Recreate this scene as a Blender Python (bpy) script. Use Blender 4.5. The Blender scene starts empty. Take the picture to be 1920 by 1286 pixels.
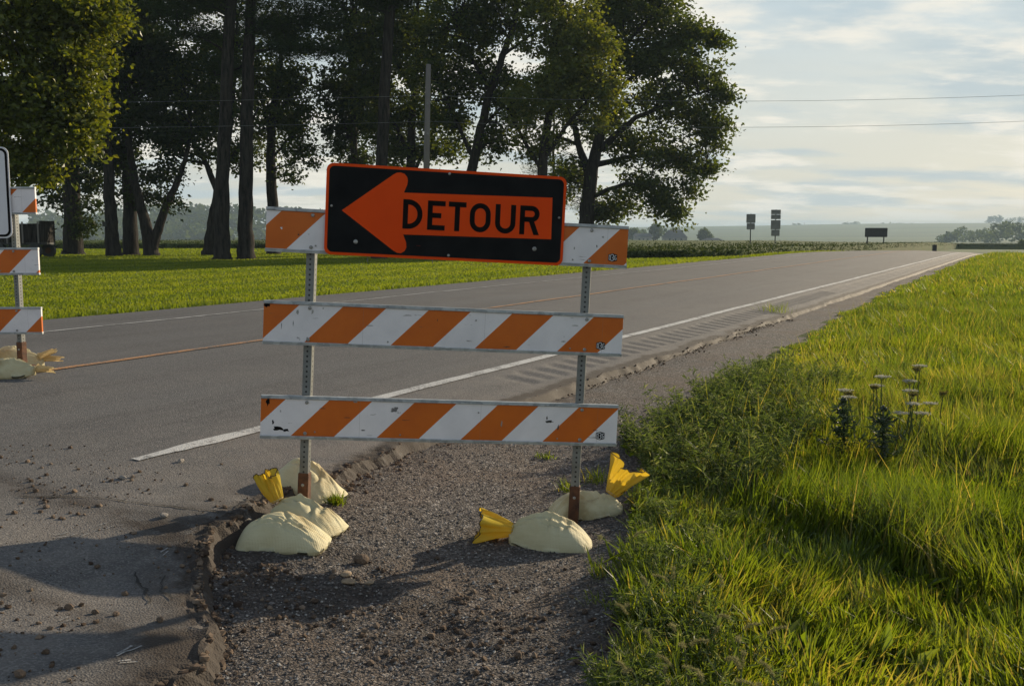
import bpy, bmesh, math, random
import numpy as np
from mathutils import Vector, Matrix

random.seed(7)
RNG = np.random.default_rng(11)
R = math.radians
SC = bpy.context.scene
COL = SC.collection

# ------------------------------------------------------------------ camera
CAMZ = 1.52
F = 1867.0
PITCH = math.atan((643 - 437) / F)
cam_d = bpy.data.cameras.new('camera')
cam_d.lens = 35.0
cam_d.sensor_width = 36.0
cam_d.clip_start = 0.05
cam_d.clip_end = 20000
cam = bpy.data.objects.new('camera', cam_d)
COL.objects.link(cam)
cam.location = (0, 0, CAMZ)
cam.rotation_euler = (math.pi / 2 - PITCH, 0, 0)
SC.camera = cam

# ------------------------------------------------------------------ sky, sun, exposure
SUN_AZ = R(44)      # to the right of the view axis (+Y towards +X)
SUN_EL = R(17.5)
world = bpy.data.worlds.new('World')
SC.world = world
world.use_nodes = True
wn, wl = world.node_tree.nodes, world.node_tree.links
wn.clear()
w_out = wn.new('ShaderNodeOutputWorld')
w_bg = wn.new('ShaderNodeBackground')
w_bg.inputs['Strength'].default_value = 0.10
w_sky = wn.new('ShaderNodeTexSky')
w_sky.sky_type = 'NISHITA'
w_sky.sun_disc = False
w_sky.sun_elevation = SUN_EL
w_sky.sun_rotation = SUN_AZ
w_sky.altitude = 200
w_sky.air_density = 1.0
w_sky.dust_density = 1.2
w_sky.ozone_density = 1.5
# thin evening clouds: noise over a flat layer seen in perspective
tc = wn.new('ShaderNodeTexCoord')
sep = wn.new('ShaderNodeSeparateXYZ')
wl.new(tc.outputs['Generated'], sep.inputs[0])
def wmath(op, a, b=None, clamp=False):
    n = wn.new('ShaderNodeMath'); n.operation = op; n.use_clamp = clamp
    for i, v in enumerate((a, b)):
        if v is None: continue
        if isinstance(v, (int, float)): n.inputs[i].default_value = v
        else: wl.new(v, n.inputs[i])
    return n.outputs[0]
zc = wmath('ADD', wmath('MAXIMUM', sep.outputs['Z'], 0.0), 0.16)
cx = wmath('DIVIDE', sep.outputs['X'], zc)
cy = wmath('DIVIDE', sep.outputs['Y'], zc)
comb = wn.new('ShaderNodeCombineXYZ')
wl.new(cx, comb.inputs[0]); wl.new(cy, comb.inputs[1])
def wnoise(scale, detail, rough, off, sc=(1, 1, 1)):
    mp = wn.new('ShaderNodeMapping'); mp.inputs['Location'].default_value = off
    mp.inputs['Scale'].default_value = sc
    wl.new(comb.outputs[0], mp.inputs[0])
    n = wn.new('ShaderNodeTexNoise'); n.inputs['Scale'].default_value = scale
    n.inputs['Detail'].default_value = detail; n.inputs['Roughness'].default_value = rough
    wl.new(mp.outputs[0], n.inputs['Vector'])
    return n.outputs['Fac']
def wramp(v, p0, p1):
    m = wn.new('ShaderNodeMapRange'); m.interpolation_type = 'SMOOTHSTEP'
    m.inputs['From Min'].default_value = p0; m.inputs['From Max'].default_value = p1
    wl.new(v, m.inputs['Value'])
    return m.outputs[0]
veil = wramp(wnoise(0.8, 5, 0.55, (3.1, 0.4, 0), (0.7, 1.2, 1)), 0.38, 0.62)
puff = wramp(wnoise(2.1, 10, 0.6, (5.3, 1.9, 0), (0.75, 1.15, 1)), 0.48, 0.63)
shade = wramp(wnoise(1.5, 7, 0.55, (8.7, 5.2, 0), (0.6, 1.2, 1)), 0.47, 0.64)
def wmix(fac, a, b):
    m = wn.new('ShaderNodeMix'); m.data_type = 'RGBA'
    if isinstance(fac, (int, float)): m.inputs[0].default_value = fac
    else: wl.new(fac, m.inputs[0])
    for i, v in ((6, a), (7, b)):
        if isinstance(v, tuple): m.inputs[i].default_value = v
        else: wl.new(v, m.inputs[i])
    return m.outputs[2]
hazec = (5.3, 5.2, 4.55, 1)      # cream haze low down
highc = (3.9, 4.75, 5.1, 1)      # pale blue above it
greyc = (3.7, 4.5, 4.9, 1)       # shaded cloud
puffc = (7.4, 7.0, 6.1, 1)       # sunlit cloud
zz_ = sep.outputs['Z']
low = wramp(zz_, 0.26, 0.03)
thick = wmath('ADD', wmath('MULTIPLY', wramp(zz_, 0.62, 0.10), 0.76), 0.12)
base = wmix(low, highc, hazec)
c0 = wmix(thick, w_sky.outputs[0], base)
c1 = wmix(wmath('MULTIPLY', wmath('MULTIPLY', veil, 0.45), thick), c0, hazec)
c2 = wmix(wmath('MULTIPLY', wmath('MULTIPLY', shade, 0.85), thick), c1, greyc)
c3 = wmix(wmath('MULTIPLY', wmath('MULTIPLY', puff, 0.95), thick), c2, puffc)
wl.new(c3, w_bg.inputs['Color'])
wl.new(w_bg.outputs[0], w_out.inputs['Surface'])

sun_d = bpy.data.lights.new('sun', 'SUN')
sun_d.energy = 5.0
sun_d.angle = R(0.6)
sun_d.color = (1.0, 0.83, 0.59)
sun = bpy.data.objects.new('sun', sun_d)
COL.objects.link(sun)
sun_dir = Vector((math.sin(SUN_AZ) * math.cos(SUN_EL), math.cos(SUN_AZ) * math.cos(SUN_EL), math.sin(SUN_EL)))
sun.rotation_euler = sun_dir.to_track_quat('Z', 'Y').to_euler()
sun.location = (30, 30, 30)

SC.view_settings.view_transform = 'Standard'
SC.view_settings.look = 'None'
SC.view_settings.exposure = 0.42
SC.view_settings.gamma = 1.0
SC.view_settings.use_curve_mapping = False
SC.render.engine = 'CYCLES'

# ------------------------------------------------------------------ coordinates
SP, CP = math.sin(PITCH), math.cos(PITCH)
def ray(u, v):
    a, b = (u - 960) / F, (643 - v) / F
    return Vector((a, CP + b * SP, -SP + b * CP))
def at(u, v, Y):                       # point of the place at distance Y ahead
    d = ray(u, v)
    return Vector((0, 0, CAMZ)) + d * (Y / d.y)
def gp(u, v, z=0.0):                   # point on level z
    d = ray(u, v)
    return Vector((0, 0, CAMZ)) + d * ((z - CAMZ) / d.z)
ROAD_A = math.atan(990 / F)            # road direction, right of the view axis
DA, CA = math.sin(ROAD_A), math.cos(ROAD_A)
def st2xy(s, t):                       # s across the road to the left, t along it
    return t * DA - s * CA, t * CA + s * DA
def xy2st(x, y):
    return -x * CA + y * DA, x * DA + y * CA

def smooth(e0, e1, x):
    x = np.clip((np.asarray(x, float) - e0) / (e1 - e0), 0, 1)
    return x * x * (3 - 2 * x)
_P = RNG.random((64, 64))
def vnoise(x, y):                      # cheap tiling value noise, 0..1
    x = np.asarray(x, float); y = np.asarray(y, float)
    xi = np.floor(x).astype(int); yi = np.floor(y).astype(int)
    fx = x - xi; fy = y - yi
    fx = fx * fx * (3 - 2 * fx); fy = fy * fy * (3 - 2 * fy)
    a = _P[xi % 64, yi % 64]; b = _P[(xi + 1) % 64, yi % 64]
    c = _P[xi % 64, (yi + 1) % 64]; d = _P[(xi + 1) % 64, (yi + 1) % 64]
    return (a * (1 - fx) + b * fx) * (1 - fy) + (c * (1 - fx) + d * fx) * fy
def fbm(x, y, o=4):
    v = 0; a = 0.5; s = 0
    for k in range(o):
        v = v + a * vnoise(x * 2 ** k + 7.3 * k, y * 2 ** k + 3.1 * k); s += a; a *= 0.5
    return v / s

# ------------------------------------------------------------------ mesh helpers
def mesh_np(name, V, Fc, mat, parent=None, smooth_=False, tint=None, link=True, midx=None):
    me = bpy.data.meshes.new(name)
    V = np.asarray(V, np.float32)
    me.vertices.add(len(V)); me.vertices.foreach_set('co', V.ravel())
    if isinstance(Fc, np.ndarray):
        n, k = Fc.shape
        me.loops.add(n * k); me.loops.foreach_set('vertex_index', Fc.ravel().astype(np.int32))
        me.polygons.add(n); me.polygons.foreach_set('loop_start', np.arange(0, n * k, k, dtype=np.int32))
    else:
        n = len(Fc); lens = np.array([len(f) for f in Fc], np.int32)
        idx = np.array([i for f in Fc for i in f], np.int32)
        me.loops.add(len(idx)); me.loops.foreach_set('vertex_index', idx)
        me.polygons.add(n); me.polygons.foreach_set('loop_start', np.concatenate([[0], np.cumsum(lens)[:-1]]).astype(np.int32))
    mats = mat if isinstance(mat, (list, tuple)) else [mat]
    for m in mats: me.materials.append(m)
    if midx is not None: me.polygons.foreach_set('material_index', np.asarray(midx, np.int32))
    me.polygons.foreach_set('use_smooth', np.full(n, bool(smooth_)))
    if tint is not None:
        at_ = me.attributes.new('tint', 'FLOAT', 'POINT'); at_.data.foreach_set('value', np.asarray(tint, np.float32))
    me.update(calc_edges=True); me.validate()
    o = bpy.data.objects.new(name, me)
    if link: COL.objects.link(o)
    if parent is not None: o.parent = parent
    return o

class MB:
    def __init__(s): s.V = []; s.F = []; s.M = []
    def add(s, V, Fs, m=0):
        o = len(s.V); s.V += [tuple(v) for v in V]
        for f in Fs: s.F.append([i + o for i in f]); s.M.append(m)
    def box(s, c, d, m=0, M=None, bev=0.0):
        x, y, z = d[0] / 2, d[1] / 2, d[2] / 2
        pts = [Vector(((-x, x)[i & 1], (-y, y)[i >> 1 & 1], (-z, z)[i >> 2 & 1])) for i in range(8)]
        pts = [(M @ p if M else p) + Vector(c) for p in pts]
        s.add(pts, [(0, 2, 3, 1), (4, 5, 7, 6), (0, 1, 5, 4), (2, 6, 7, 3), (0, 4, 6, 2), (1, 3, 7, 5)], m)
    def tube(s, pts, rad, n=8, m=0, cap=True):
        pts = [Vector(p) for p in pts]
        if not isinstance(rad, (list, tuple)): rad = [rad] * len(pts)
        V = []; prev = None
        for i, p in enumerate(pts):
            a = pts[max(i - 1, 0)]; b = pts[min(i + 1, len(pts) - 1)]
            d = (b - a).normalized()
            if prev is None:
                e1 = d.orthogonal().normalized()
            else:
                e1 = (prev - d * prev.dot(d)).normalized()
            prev = e1; e2 = d.cross(e1)
            for k in range(n):
                q = 2 * math.pi * k / n
                V.append(p + (e1 * math.cos(q) + e2 * math.sin(q)) * rad[i])
        Fs = []
        for i in range(len(pts) - 1):
            for k in range(n):
                k2 = (k + 1) % n
                Fs.append((i * n + k, i * n + k2, (i + 1) * n + k2, (i + 1) * n + k))
        if cap:
            Fs.append(tuple(range(n - 1, -1, -1))); Fs.append(tuple((len(pts) - 1) * n + k for k in range(n)))
        s.add(V, Fs, m)
    def prism(s, poly, y0, y1, m=0):       # polygon in x,z extruded along y
        n = len(poly)
        V = [(p[0], y0, p[1]) for p in poly] + [(p[0], y1, p[1]) for p in poly]
        Fs = [tuple(range(n)), tuple(range(2 * n - 1, n - 1, -1))]
        for i in range(n):
            j = (i + 1) % n
            Fs.append((j, i, n + i, n + j))
        s.add(V, Fs, m)
    def build(s, name, mat, parent=None, smooth_=False, bevel=0.0):
        o = mesh_np(name, s.V, s.F, mat, parent, smooth_, midx=s.M)
        if bevel:
            md = o.modifiers.new('bevel', 'BEVEL'); md.width = bevel; md.segments = 2; md.limit_method = 'ANGLE'
        return o

def empty(name, loc=(0, 0, 0), M=None):
    o = bpy.data.objects.new(name, None); COL.objects.link(o)
    o.empty_display_size = 0.1
    if M is not None: o.matrix_world = M
    else: o.location = loc
    return o
def tag(o, label=None, cat=None, group=None, kind=None):
    if label: o['label'] = label
    if cat: o['category'] = cat
    if group: o['group'] = group
    if kind: o['kind'] = kind
    return o
def copy_tree(o, parent=None):
    c = o.copy(); COL.objects.link(c)
    if parent is not None: c.parent = parent
    for ch in o.children: copy_tree(ch, c)
    return c

# ------------------------------------------------------------------ material helpers
class NT:
    def __init__(s, name):
        s.m = bpy.data.materials.new(name); s.m.use_nodes = True
        s.n, s.l = s.m.node_tree.nodes, s.m.node_tree.links
        s.n.clear(); s.out = s.n.new('ShaderNodeOutputMaterial')
    def node(s, t, ins=None, **props):
        n = s.n.new(t)
        for k, v in props.items(): setattr(n, k, v)
        for k, v in (ins or {}).items(): s.put(n.inputs[k], v)
        return n
    def put(s, sock, v):
        if isinstance(v, bpy.types.NodeSocket): s.l.new(v, sock)
        else: sock.default_value = v
    def pos(s): return s.node('ShaderNodeTexCoord').outputs['Object']
    def noise(s, scale, detail=4, rough=0.55, vec=None, sc=None, off=None, out='Fac'):
        vec = vec or s.pos()
        if sc or off:
            mp = s.node('ShaderNodeMapping', {'Vector': vec})
            if sc: mp.inputs['Scale'].default_value = sc
            if off: mp.inputs['Location'].default_value = off
            vec = mp.outputs[0]
        return s.node('ShaderNodeTexNoise', {'Vector': vec, 'Scale': scale, 'Detail': detail, 'Roughness': rough}).outputs[out]
    def vor(s, scale, vec=None, feat='F1', out='Distance'):
        return s.node('ShaderNodeTexVoronoi', {'Vector': vec or s.pos(), 'Scale': scale}, feature=feat).outputs[out]
    def math(s, op, a, b=0.0, clamp=False):
        n = s.node('ShaderNodeMath', operation=op, use_clamp=clamp); s.put(n.inputs[0], a); s.put(n.inputs[1], b); return n.outputs[0]
    def rng(s, v, a, b, c=0.0, d=1.0):
        return s.node('ShaderNodeMapRange', {'Value': v, 'From Min': a, 'From Max': b, 'To Min': c, 'To Max': d}).outputs[0]
    def mix(s, f, a, b, bt='MIX'):
        n = s.node('ShaderNodeMix', data_type='RGBA', blend_type=bt)
        s.put(n.inputs[0], f)
        for i, v in ((6, a), (7, b)):
            s.put(n.inputs[i], (*v, 1) if isinstance(v, tuple) and len(v) == 3 else v)
        return n.outputs[2]
    def ramp(s, f, stops):
        n = s.node('ShaderNodeValToRGB', {'Fac': f}); e = n.color_ramp.elements
        while len(e) < len(stops): e.new(0.5)
        for i, (p, c) in enumerate(stops): e[i].position = p; e[i].color = (*c, 1)
        return n.outputs[0]
    def attr(s, name, out='Fac'): return s.node('ShaderNodeAttribute', attribute_name=name).outputs[out]
    def bump(s, h, strength=0.5, dist=0.01): return s.node('ShaderNodeBump', {'Height': h, 'Strength': strength, 'Distance': dist}).outputs[0]
    def bsdf(s, col, rough=0.7, normal=None, metal=0.0, spec=0.5):
        p = s.node('ShaderNodeBsdfPrincipled')
        s.put(p.inputs['Base Color'], (*col, 1) if isinstance(col, tuple) else col)
        s.put(p.inputs['Roughness'], rough); s.put(p.inputs['Metallic'], metal)
        p.inputs['Specular IOR Level'].default_value = spec
        if normal is not None: s.l.new(normal, p.inputs['Normal'])
        return p
    def done(s, sh): s.l.new(sh.outputs[0], s.out.inputs['Surface']); return s.m

def foliage_mat(name, stops, transl=0.5, tcol=None, rough=0.5, gloss=0.05, tgain=1.0):
    t = NT(name)
    f = t.attr('tint')
    c = t.ramp(f, stops)
    d = t.node('ShaderNodeBsdfDiffuse', {'Color': c})
    tc_ = t.mix(1.0, c, tcol or (1.5, 1.35, 0.55), 'MULTIPLY')
    tr = t.node('ShaderNodeBsdfTranslucent', {'Color': tc_})
    g = t.node('ShaderNodeBsdfGlossy', {'Color': (1, 1, 1, 1), 'Roughness': rough})
    m1 = t.node('ShaderNodeMixShader', {0: transl}); t.l.new(d.outputs[0], m1.inputs[1]); t.l.new(tr.outputs[0], m1.inputs[2])
    m2 = t.node('ShaderNodeMixShader', {0: gloss}); t.l.new(m1.outputs[0], m2.inputs[1]); t.l.new(g.outputs[0], m2.inputs[2])
    return t.done(m2)
def plain(name, col, rough=0.7, metal=0.0, var=0.25, scale=6.0, bump=0.0, spec=0.5):
    t = NT(name)
    n = t.noise(scale, 5)
    c = t.mix(t.rng(n, 0.3, 0.7), tuple(x * (1 - var) for x in col), tuple(min(1, x * (1 + var)) for x in col))
    nm = t.bump(t.noise(scale * 6, 4), bump, 0.005) if bump else None
    return t.done(t.bsdf(c, rough, nm, metal, spec))

MT = {}
# asphalt: aged, dusty towards the crumbling edge, wheel tracks along the road
t = NT('asphalt'); p = t.pos()
mp = t.node('ShaderNodeMapping', {'Vector': p}); mp.inputs['Rotation'].default_value = (0, 0, ROAD_A)
along = mp.outputs[0]
spk = t.vor(150, p, out='Color'); spkv = t.node('ShaderNodeSeparateColor', {0: spk}).outputs[0]
fine = t.noise(60, 5, 0.7)
trk = t.noise(1.0, 5, 0.6, along, (1.3, 0.05, 1))
pat = t.noise(0.9, 6, 0.6)
c = t.mix(t.rng(pat, 0.3, 0.7), (0.055, 0.054, 0.055), (0.078, 0.077, 0.078))
c = t.mix(t.rng(trk, 0.40, 0.62, 0, 0.6), c, (0.088, 0.089, 0.092))
dust = t.math('MULTIPLY', t.attr('dust'), t.rng(t.noise(3.2, 6, 0.65), 0.28, 0.62), True)
c = t.mix(t.math('MULTIPLY', dust, 0.7), c, (0.165, 0.145, 0.128))
tar = t.noise(2.3, 6, 0.7, along, (1.0, 0.10, 1), (3, 1, 0)); c = t.mix(t.rng(tar, 0.54, 0.66, 0, 0.55), c, (0.040, 0.039, 0.039))
blot = t.noise(0.7, 5, 0.6, None, None, (7, 3, 0)); c = t.mix(t.rng(blot, 0.55, 0.72, 0, 0.5), c, (0.125, 0.115, 0.105))
c = t.mix(t.rng(spkv, 0.5, 1.0, 0, 0.6), c, (0.24, 0.225, 0.21))
c = t.mix(t.math('MULTIPLY', t.attr('mud'), t.rng(t.noise(7, 6, 0.65), 0.30, 0.55), True), c, (0.040, 0.030, 0.023))
c = t.mix(t.rng(fine, 0.5, 0.75, 0, 0.5), c, (0.035, 0.033, 0.032))
h = t.math('ADD', t.math('MULTIPLY', t.vor(120, p), 0.6), t.math('MULTIPLY', fine, 0.6))
h = t.math('ADD', h, t.math('MULTIPLY', t.noise(9, 4), 0.15))
MT['asphalt'] = t.done(t.bsdf(c, 0.82, t.bump(h, 0.55, 0.008), spec=0.35))

t = NT('gravel'); p = t.pos()
wob = t.noise(30, 2, 0.5, out='Color')
pw = t.node('ShaderNodeVectorMath', {0: p, 1: t.mix(1.0, wob, (0.03, 0.03, 0.03), 'MULTIPLY')}, operation='ADD').outputs[0]
v1 = t.node('ShaderNodeTexVoronoi', {'Vector': pw, 'Scale': 75}); v2 = t.node('ShaderNodeTexVoronoi', {'Vector': pw, 'Scale': 170})
cv = t.node('ShaderNodeSeparateColor', {0: v1.outputs['Color']}).outputs[0]
c = t.ramp(cv, [(0.0, (0.055, 0.050, 0.048)), (0.5, (0.125, 0.112, 0.104)), (0.85, (0.20, 0.18, 0.168)), (1.0, (0.36, 0.34, 0.32))])
pat = t.noise(1.6, 6, 0.6)
c = t.mix(t.rng(pat, 0.42, 0.66, 0, 0.65), c, (0.15, 0.105, 0.075))
dk = t.math('MULTIPLY', t.attr('dust'), t.rng(t.noise(5, 5), 0.35, 0.6), True)
c = t.mix(t.math('MULTIPLY', dk, 0.8), c, (0.055, 0.040, 0.030))
c = t.mix(t.rng(v1.outputs['Distance'], 0.35, 0.75, 0, 0.75), c, (0.03, 0.026, 0.024))
h = t.math('SUBTRACT', 1.0, v1.outputs['Distance']); h = t.math('ADD', h, t.math('MULTIPLY', v2.outputs['Distance'], -0.35))
h = t.math('ADD', h, t.math('MULTIPLY', t.noise(14, 4), 1.2))
MT['gravel'] = t.done(t.bsdf(c, 0.9, t.bump(h, 0.9, 0.012), spec=0.3))

def paint_mat(name, col, keep=0.5):
    t = NT(name)
    w = t.math('ADD', t.math('MULTIPLY', t.noise(40, 5, 0.7), 0.6), t.math('MULTIPLY', t.noise(4, 4), 0.4))
    c = t.mix(t.rng(w, keep, keep + 0.12), col, (0.10, 0.097, 0.093))
    return t.done(t.bsdf(c, 0.75, t.bump(t.vor(120), 0.5, 0.006)))
MT['white_line'] = paint_mat('white_road_paint', (0.46, 0.46, 0.45), 0.49)
MT['worn_line'] = paint_mat('worn_white_road_paint', (0.48, 0.48, 0.47), 0.46)
MT['yellow_line'] = paint_mat('yellow_road_paint', (0.40, 0.20, 0.08), 0.47)
MT['scrape'] = paint_mat('scraped_paint', (0.30, 0.29, 0.28), 0.47)
MT['crack'] = plain('crack_dark', (0.022, 0.020, 0.018), 0.95)
MT['mud'] = plain('dried_mud', (0.115, 0.080, 0.055), 0.95, 0, 0.45, 14, 0.8)
MT['stone'] = plain('stone', (0.26, 0.235, 0.21), 0.9, 0, 0.35, 20, 0.6)
MT['brick'] = plain('broken_paver', (0.30, 0.22, 0.14), 0.9, 0, 0.3, 20, 0.6)
t = NT('pebble'); c = t.ramp(t.attr('tint'), [(0, (0.05, 0.045, 0.042)), (0.45, (0.13, 0.115, 0.105)), (0.8, (0.22, 0.2, 0.185)), (1, (0.42, 0.40, 0.37))])
MT['pebble'] = t.done(t.bsdf(c, 0.85, None, spec=0.35))
t = NT('crumb'); c = t.ramp(t.attr('tint'), [(0, (0.045, 0.030, 0.022)), (0.6, (0.11, 0.078, 0.055)), (1, (0.20, 0.15, 0.11))])
MT['crumb'] = t.done(t.bsdf(c, 0.95, None, spec=0.2))

# ground below grass
t = NT('turf_soil'); n1 = t.noise(1.2, 6); n2 = t.noise(30, 5, 0.7)
c = t.mix(t.rng(n1, 0.3, 0.7), (0.028, 0.045, 0.010), (0.050, 0.075, 0.016)); c = t.mix(t.rng(n2, 0.45, 0.7, 0, 0.6), c, (0.035, 0.028, 0.016))
MT['turf_soil'] = t.done(t.bsdf(c, 0.95, t.bump(n2, 0.6, 0.03), spec=0.1))
t = NT('lawn_turf'); n1 = t.noise(0.35, 5); n2 = t.noise(14, 5, 0.7); n3 = t.noise(1.0, 3, 0.5, None, (1.6, 0.12, 1))
c = t.mix(t.rng(n1, 0.3, 0.7), (0.075, 0.125, 0.014), (0.115, 0.160, 0.020)); c = t.mix(t.rng(n2, 0.5, 0.75, 0, 0.5), c, (0.045, 0.085, 0.012))
c = t.mix(t.rng(n3, 0.4, 0.65, 0, 0.35), c, (0.14, 0.17, 0.03))
MT['lawn_turf'] = t.done(t.bsdf(c, 0.95, t.bump(t.math('ADD', n2, t.math('MULTIPLY', n3, 2.0)), 0.7, 0.05), spec=0.1))
# far land: strips of crops
t = NT('farmland'); p = t.pos()
n0 = t.noise(0.0022, 3, 0.5, p, (1.0, 3.0, 0)); st = t.noise(0.0016, 2, 0.4, p, (0.55, 5.0, 0)); n2 = t.noise(0.05, 5, 0.6, p, (1, 0.6, 0))
c = t.ramp(st, [(0.30, (0.030, 0.065, 0.026)), (0.42, (0.08, 0.125, 0.050)), (0.48, (0.022, 0.050, 0.022)), (0.58, (0.09, 0.135, 0.055)), (0.70, (0.040, 0.080, 0.032))])
c = t.mix(t.rng(n0, 0.35, 0.65, 0, 0.35), c, (0.085, 0.11, 0.05)); c = t.mix(t.rng(n2, 0.4, 0.7, 0, 0.35), c, (0.05, 0.075, 0.025))
MT['farmland'] = t.done(t.bsdf(c, 0.95, spec=0.1))
t = NT('soy_top'); p = t.pos(); n1 = t.noise(0.06, 5, 0.6, p, (0.5, 2.0, 1)); n2 = t.noise(2.2, 5, 0.7)
c = t.mix(t.rng(n1, 0.35, 0.65), (0.095, 0.105, 0.040), (0.075, 0.105, 0.032)); c = t.mix(t.rng(n2, 0.5, 0.72, 0, 0.55), c, (0.04, 0.065, 0.02))
MT['soy'] = t.done(t.bsdf(c, 0.95, t.bump(n2, 0.8, 0.15), spec=0.1))

G1, G2 = (0.035, 0.065, 0.010), (0.105, 0.150, 0.018)
MT['grass'] = foliage_mat('grass_blade', [(0, (0.050, 0.090, 0.012)), (0.5, (0.110, 0.165, 0.018)), (0.9, (0.170, 0.205, 0.028)), (1, (0.26, 0.22, 0.09))], 0.62, (1.75, 1.55, 0.45), 0.4, 0.025)
MT['tall_grass'] = foliage_mat('tall_grass_blade', [(0, (0.045, 0.080, 0.012)), (0.5, (0.100, 0.150, 0.018)), (0.9, (0.165, 0.195, 0.032)), (1, (0.27, 0.23, 0.10))], 0.62, (1.75, 1.55, 0.45), 0.4, 0.025)
MT['lawn'] = foliage_mat('lawn_blade', [(0, (0.085, 0.135, 0.014)), (1, (0.155, 0.200, 0.024))], 0.58, (1.75, 1.5, 0.45), 0.5, 0.012)
MT['weed'] = foliage_mat('weed_leaf', [(0, (0.050, 0.085, 0.025)), (0.7, (0.105, 0.150, 0.045)), (1, (0.22, 0.24, 0.13))], 0.5, (1.5, 1.4, 0.6), 0.5, 0.02)
MT['maple'] = foliage_mat('maple_leaf', [(0, (0.024, 0.044, 0.008)), (0.6, (0.050, 0.080, 0.012)), (1, (0.085, 0.110, 0.016))], 0.50, (1.9, 1.55, 0.40), 0.45, 0.015)
MT['dark_leaf'] = foliage_mat('dark_leaf', [(0, (0.014, 0.026, 0.007)), (1, (0.034, 0.054, 0.012))], 0.40, (1.7, 1.5, 0.4), 0.45, 0.012)
MT['bright_leaf'] = foliage_mat('bright_leaf', [(0, (0.045, 0.072, 0.008)), (0.6, (0.095, 0.125, 0.014)), (1, (0.150, 0.165, 0.022))], 0.52, (1.8, 1.5, 0.4), 0.4, 0.025)
MT['needle'] = foliage_mat('pine_needle', [(0, (0.012, 0.026, 0.009)), (1, (0.034, 0.060, 0.016))], 0.36, (1.6, 1.5, 0.45), 0.45, 0.012)
MT['far_leaf'] = foliage_mat('far_leaf', [(0, (0.030, 0.052, 0.016)), (1, (0.075, 0.105, 0.030))], 0.4, (1.5, 1.35, 0.5), 0.5, 0.0)
MT['soy_leaf'] = foliage_mat('soy_leaf', [(0, (0.022, 0.040, 0.012)), (1, (0.060, 0.080, 0.026))], 0.25, (1.4, 1.3, 0.5), 0.5, 0.0)
t = NT('bark'); n1 = t.noise(9, 6, 0.65, None, (1, 1, 0.18)); n2 = t.noise(2, 3)
c = t.mix(t.rng(n1, 0.35, 0.65), (0.010, 0.009, 0.008), (0.046, 0.040, 0.035))
MT['bark'] = t.done(t.bsdf(c, 0.95, t.bump(n1, 1.0, 0.06), spec=0.15))
t = NT('pole_wood'); n1 = t.noise(7, 5, 0.6, None, (1, 1, 0.05))
MT['pole_wood'] = t.done(t.bsdf(t.mix(n1, (0.10, 0.09, 0.08), (0.22, 0.20, 0.18)), 0.9))
MT['wire'] = plain('wire_metal', (0.14, 0.14, 0.15), 0.6)

# barricade materials
def striped(name, q0, seed):
    t = NT(name); p = t.pos(); sx = t.node('ShaderNodeSeparateXYZ', {0: p})
    q = t.math('SUBTRACT', sx.outputs['X'], sx.outputs['Z'])
    q = t.math('DIVIDE', t.math('SUBTRACT', q, q0), 0.424)
    fr = t.math('FRACT', t.math('ADD', q, 20.0))
    isw = t.math('GREATER_THAN', fr, 0.5)
    dirt = t.noise(5, 6, 0.65, None, None, (seed, 0, 0))
    org = t.mix(t.rng(dirt, 0.3, 0.7), (0.60, 0.135, 0.004), (0.50, 0.105, 0.003))
    wht = t.mix(t.rng(dirt, 0.3, 0.7), (0.82, 0.79, 0.81), (0.68, 0.66, 0.68))
    c = t.mix(isw, org, wht)
    # retroreflective sheeting lines, scuffs and chips
    scr = t.noise(16, 4, 0.6, None, (0.5, 1, 3.5), (seed * 3.1, 0, 1)); c = t.mix(t.rng(scr, 0.68, 0.71, 0, 0.65), c, (0.10, 0.08, 0.07))
    chip = t.noise(7, 6, 0.55, None, (1, 1, 1.2), (seed * 1.7, 4, 0)); c = t.mix(t.rng(chip, 0.705, 0.72, 0, 0.85), c, (0.045, 0.045, 0.045))
    sm = t.noise(30, 3, 0.5, None, None, (seed, 9, 2)); c = t.mix(t.rng(sm, 0.76, 0.80, 0, 0.8), c, (0.24, 0.25, 0.26))
    vl = t.math('LESS_THAN', t.math('ABSOLUTE', t.math('SUBTRACT', t.math('FRACT', t.math('DIVIDE', sx.outputs['X'], 0.61)), 0.31)), 0.0012)
    c = t.mix(t.math('MULTIPLY', vl, 0.45), c, (0.2, 0.17, 0.15))
    return t.done(t.bsdf(c, t.rng(dirt, 0.3, 0.7, 0.38, 0.55), None, spec=0.4))
t = NT('galvanised'); n1 = t.noise(18, 5, 0.6); n2 = t.vor(35, out='Color'); sv = t.node('ShaderNodeSeparateColor', {0: n2}).outputs[0]
c = t.mix(sv, (0.30, 0.32, 0.33), (0.46, 0.48, 0.49)); c = t.mix(t.rng(n1, 0.58, 0.72, 0, 0.7), c, (0.10, 0.10, 0.095))
MT['galv'] = t.done(t.bsdf(c, 0.52, t.bump(n1, 0.2, 0.002), 0.55))
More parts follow.
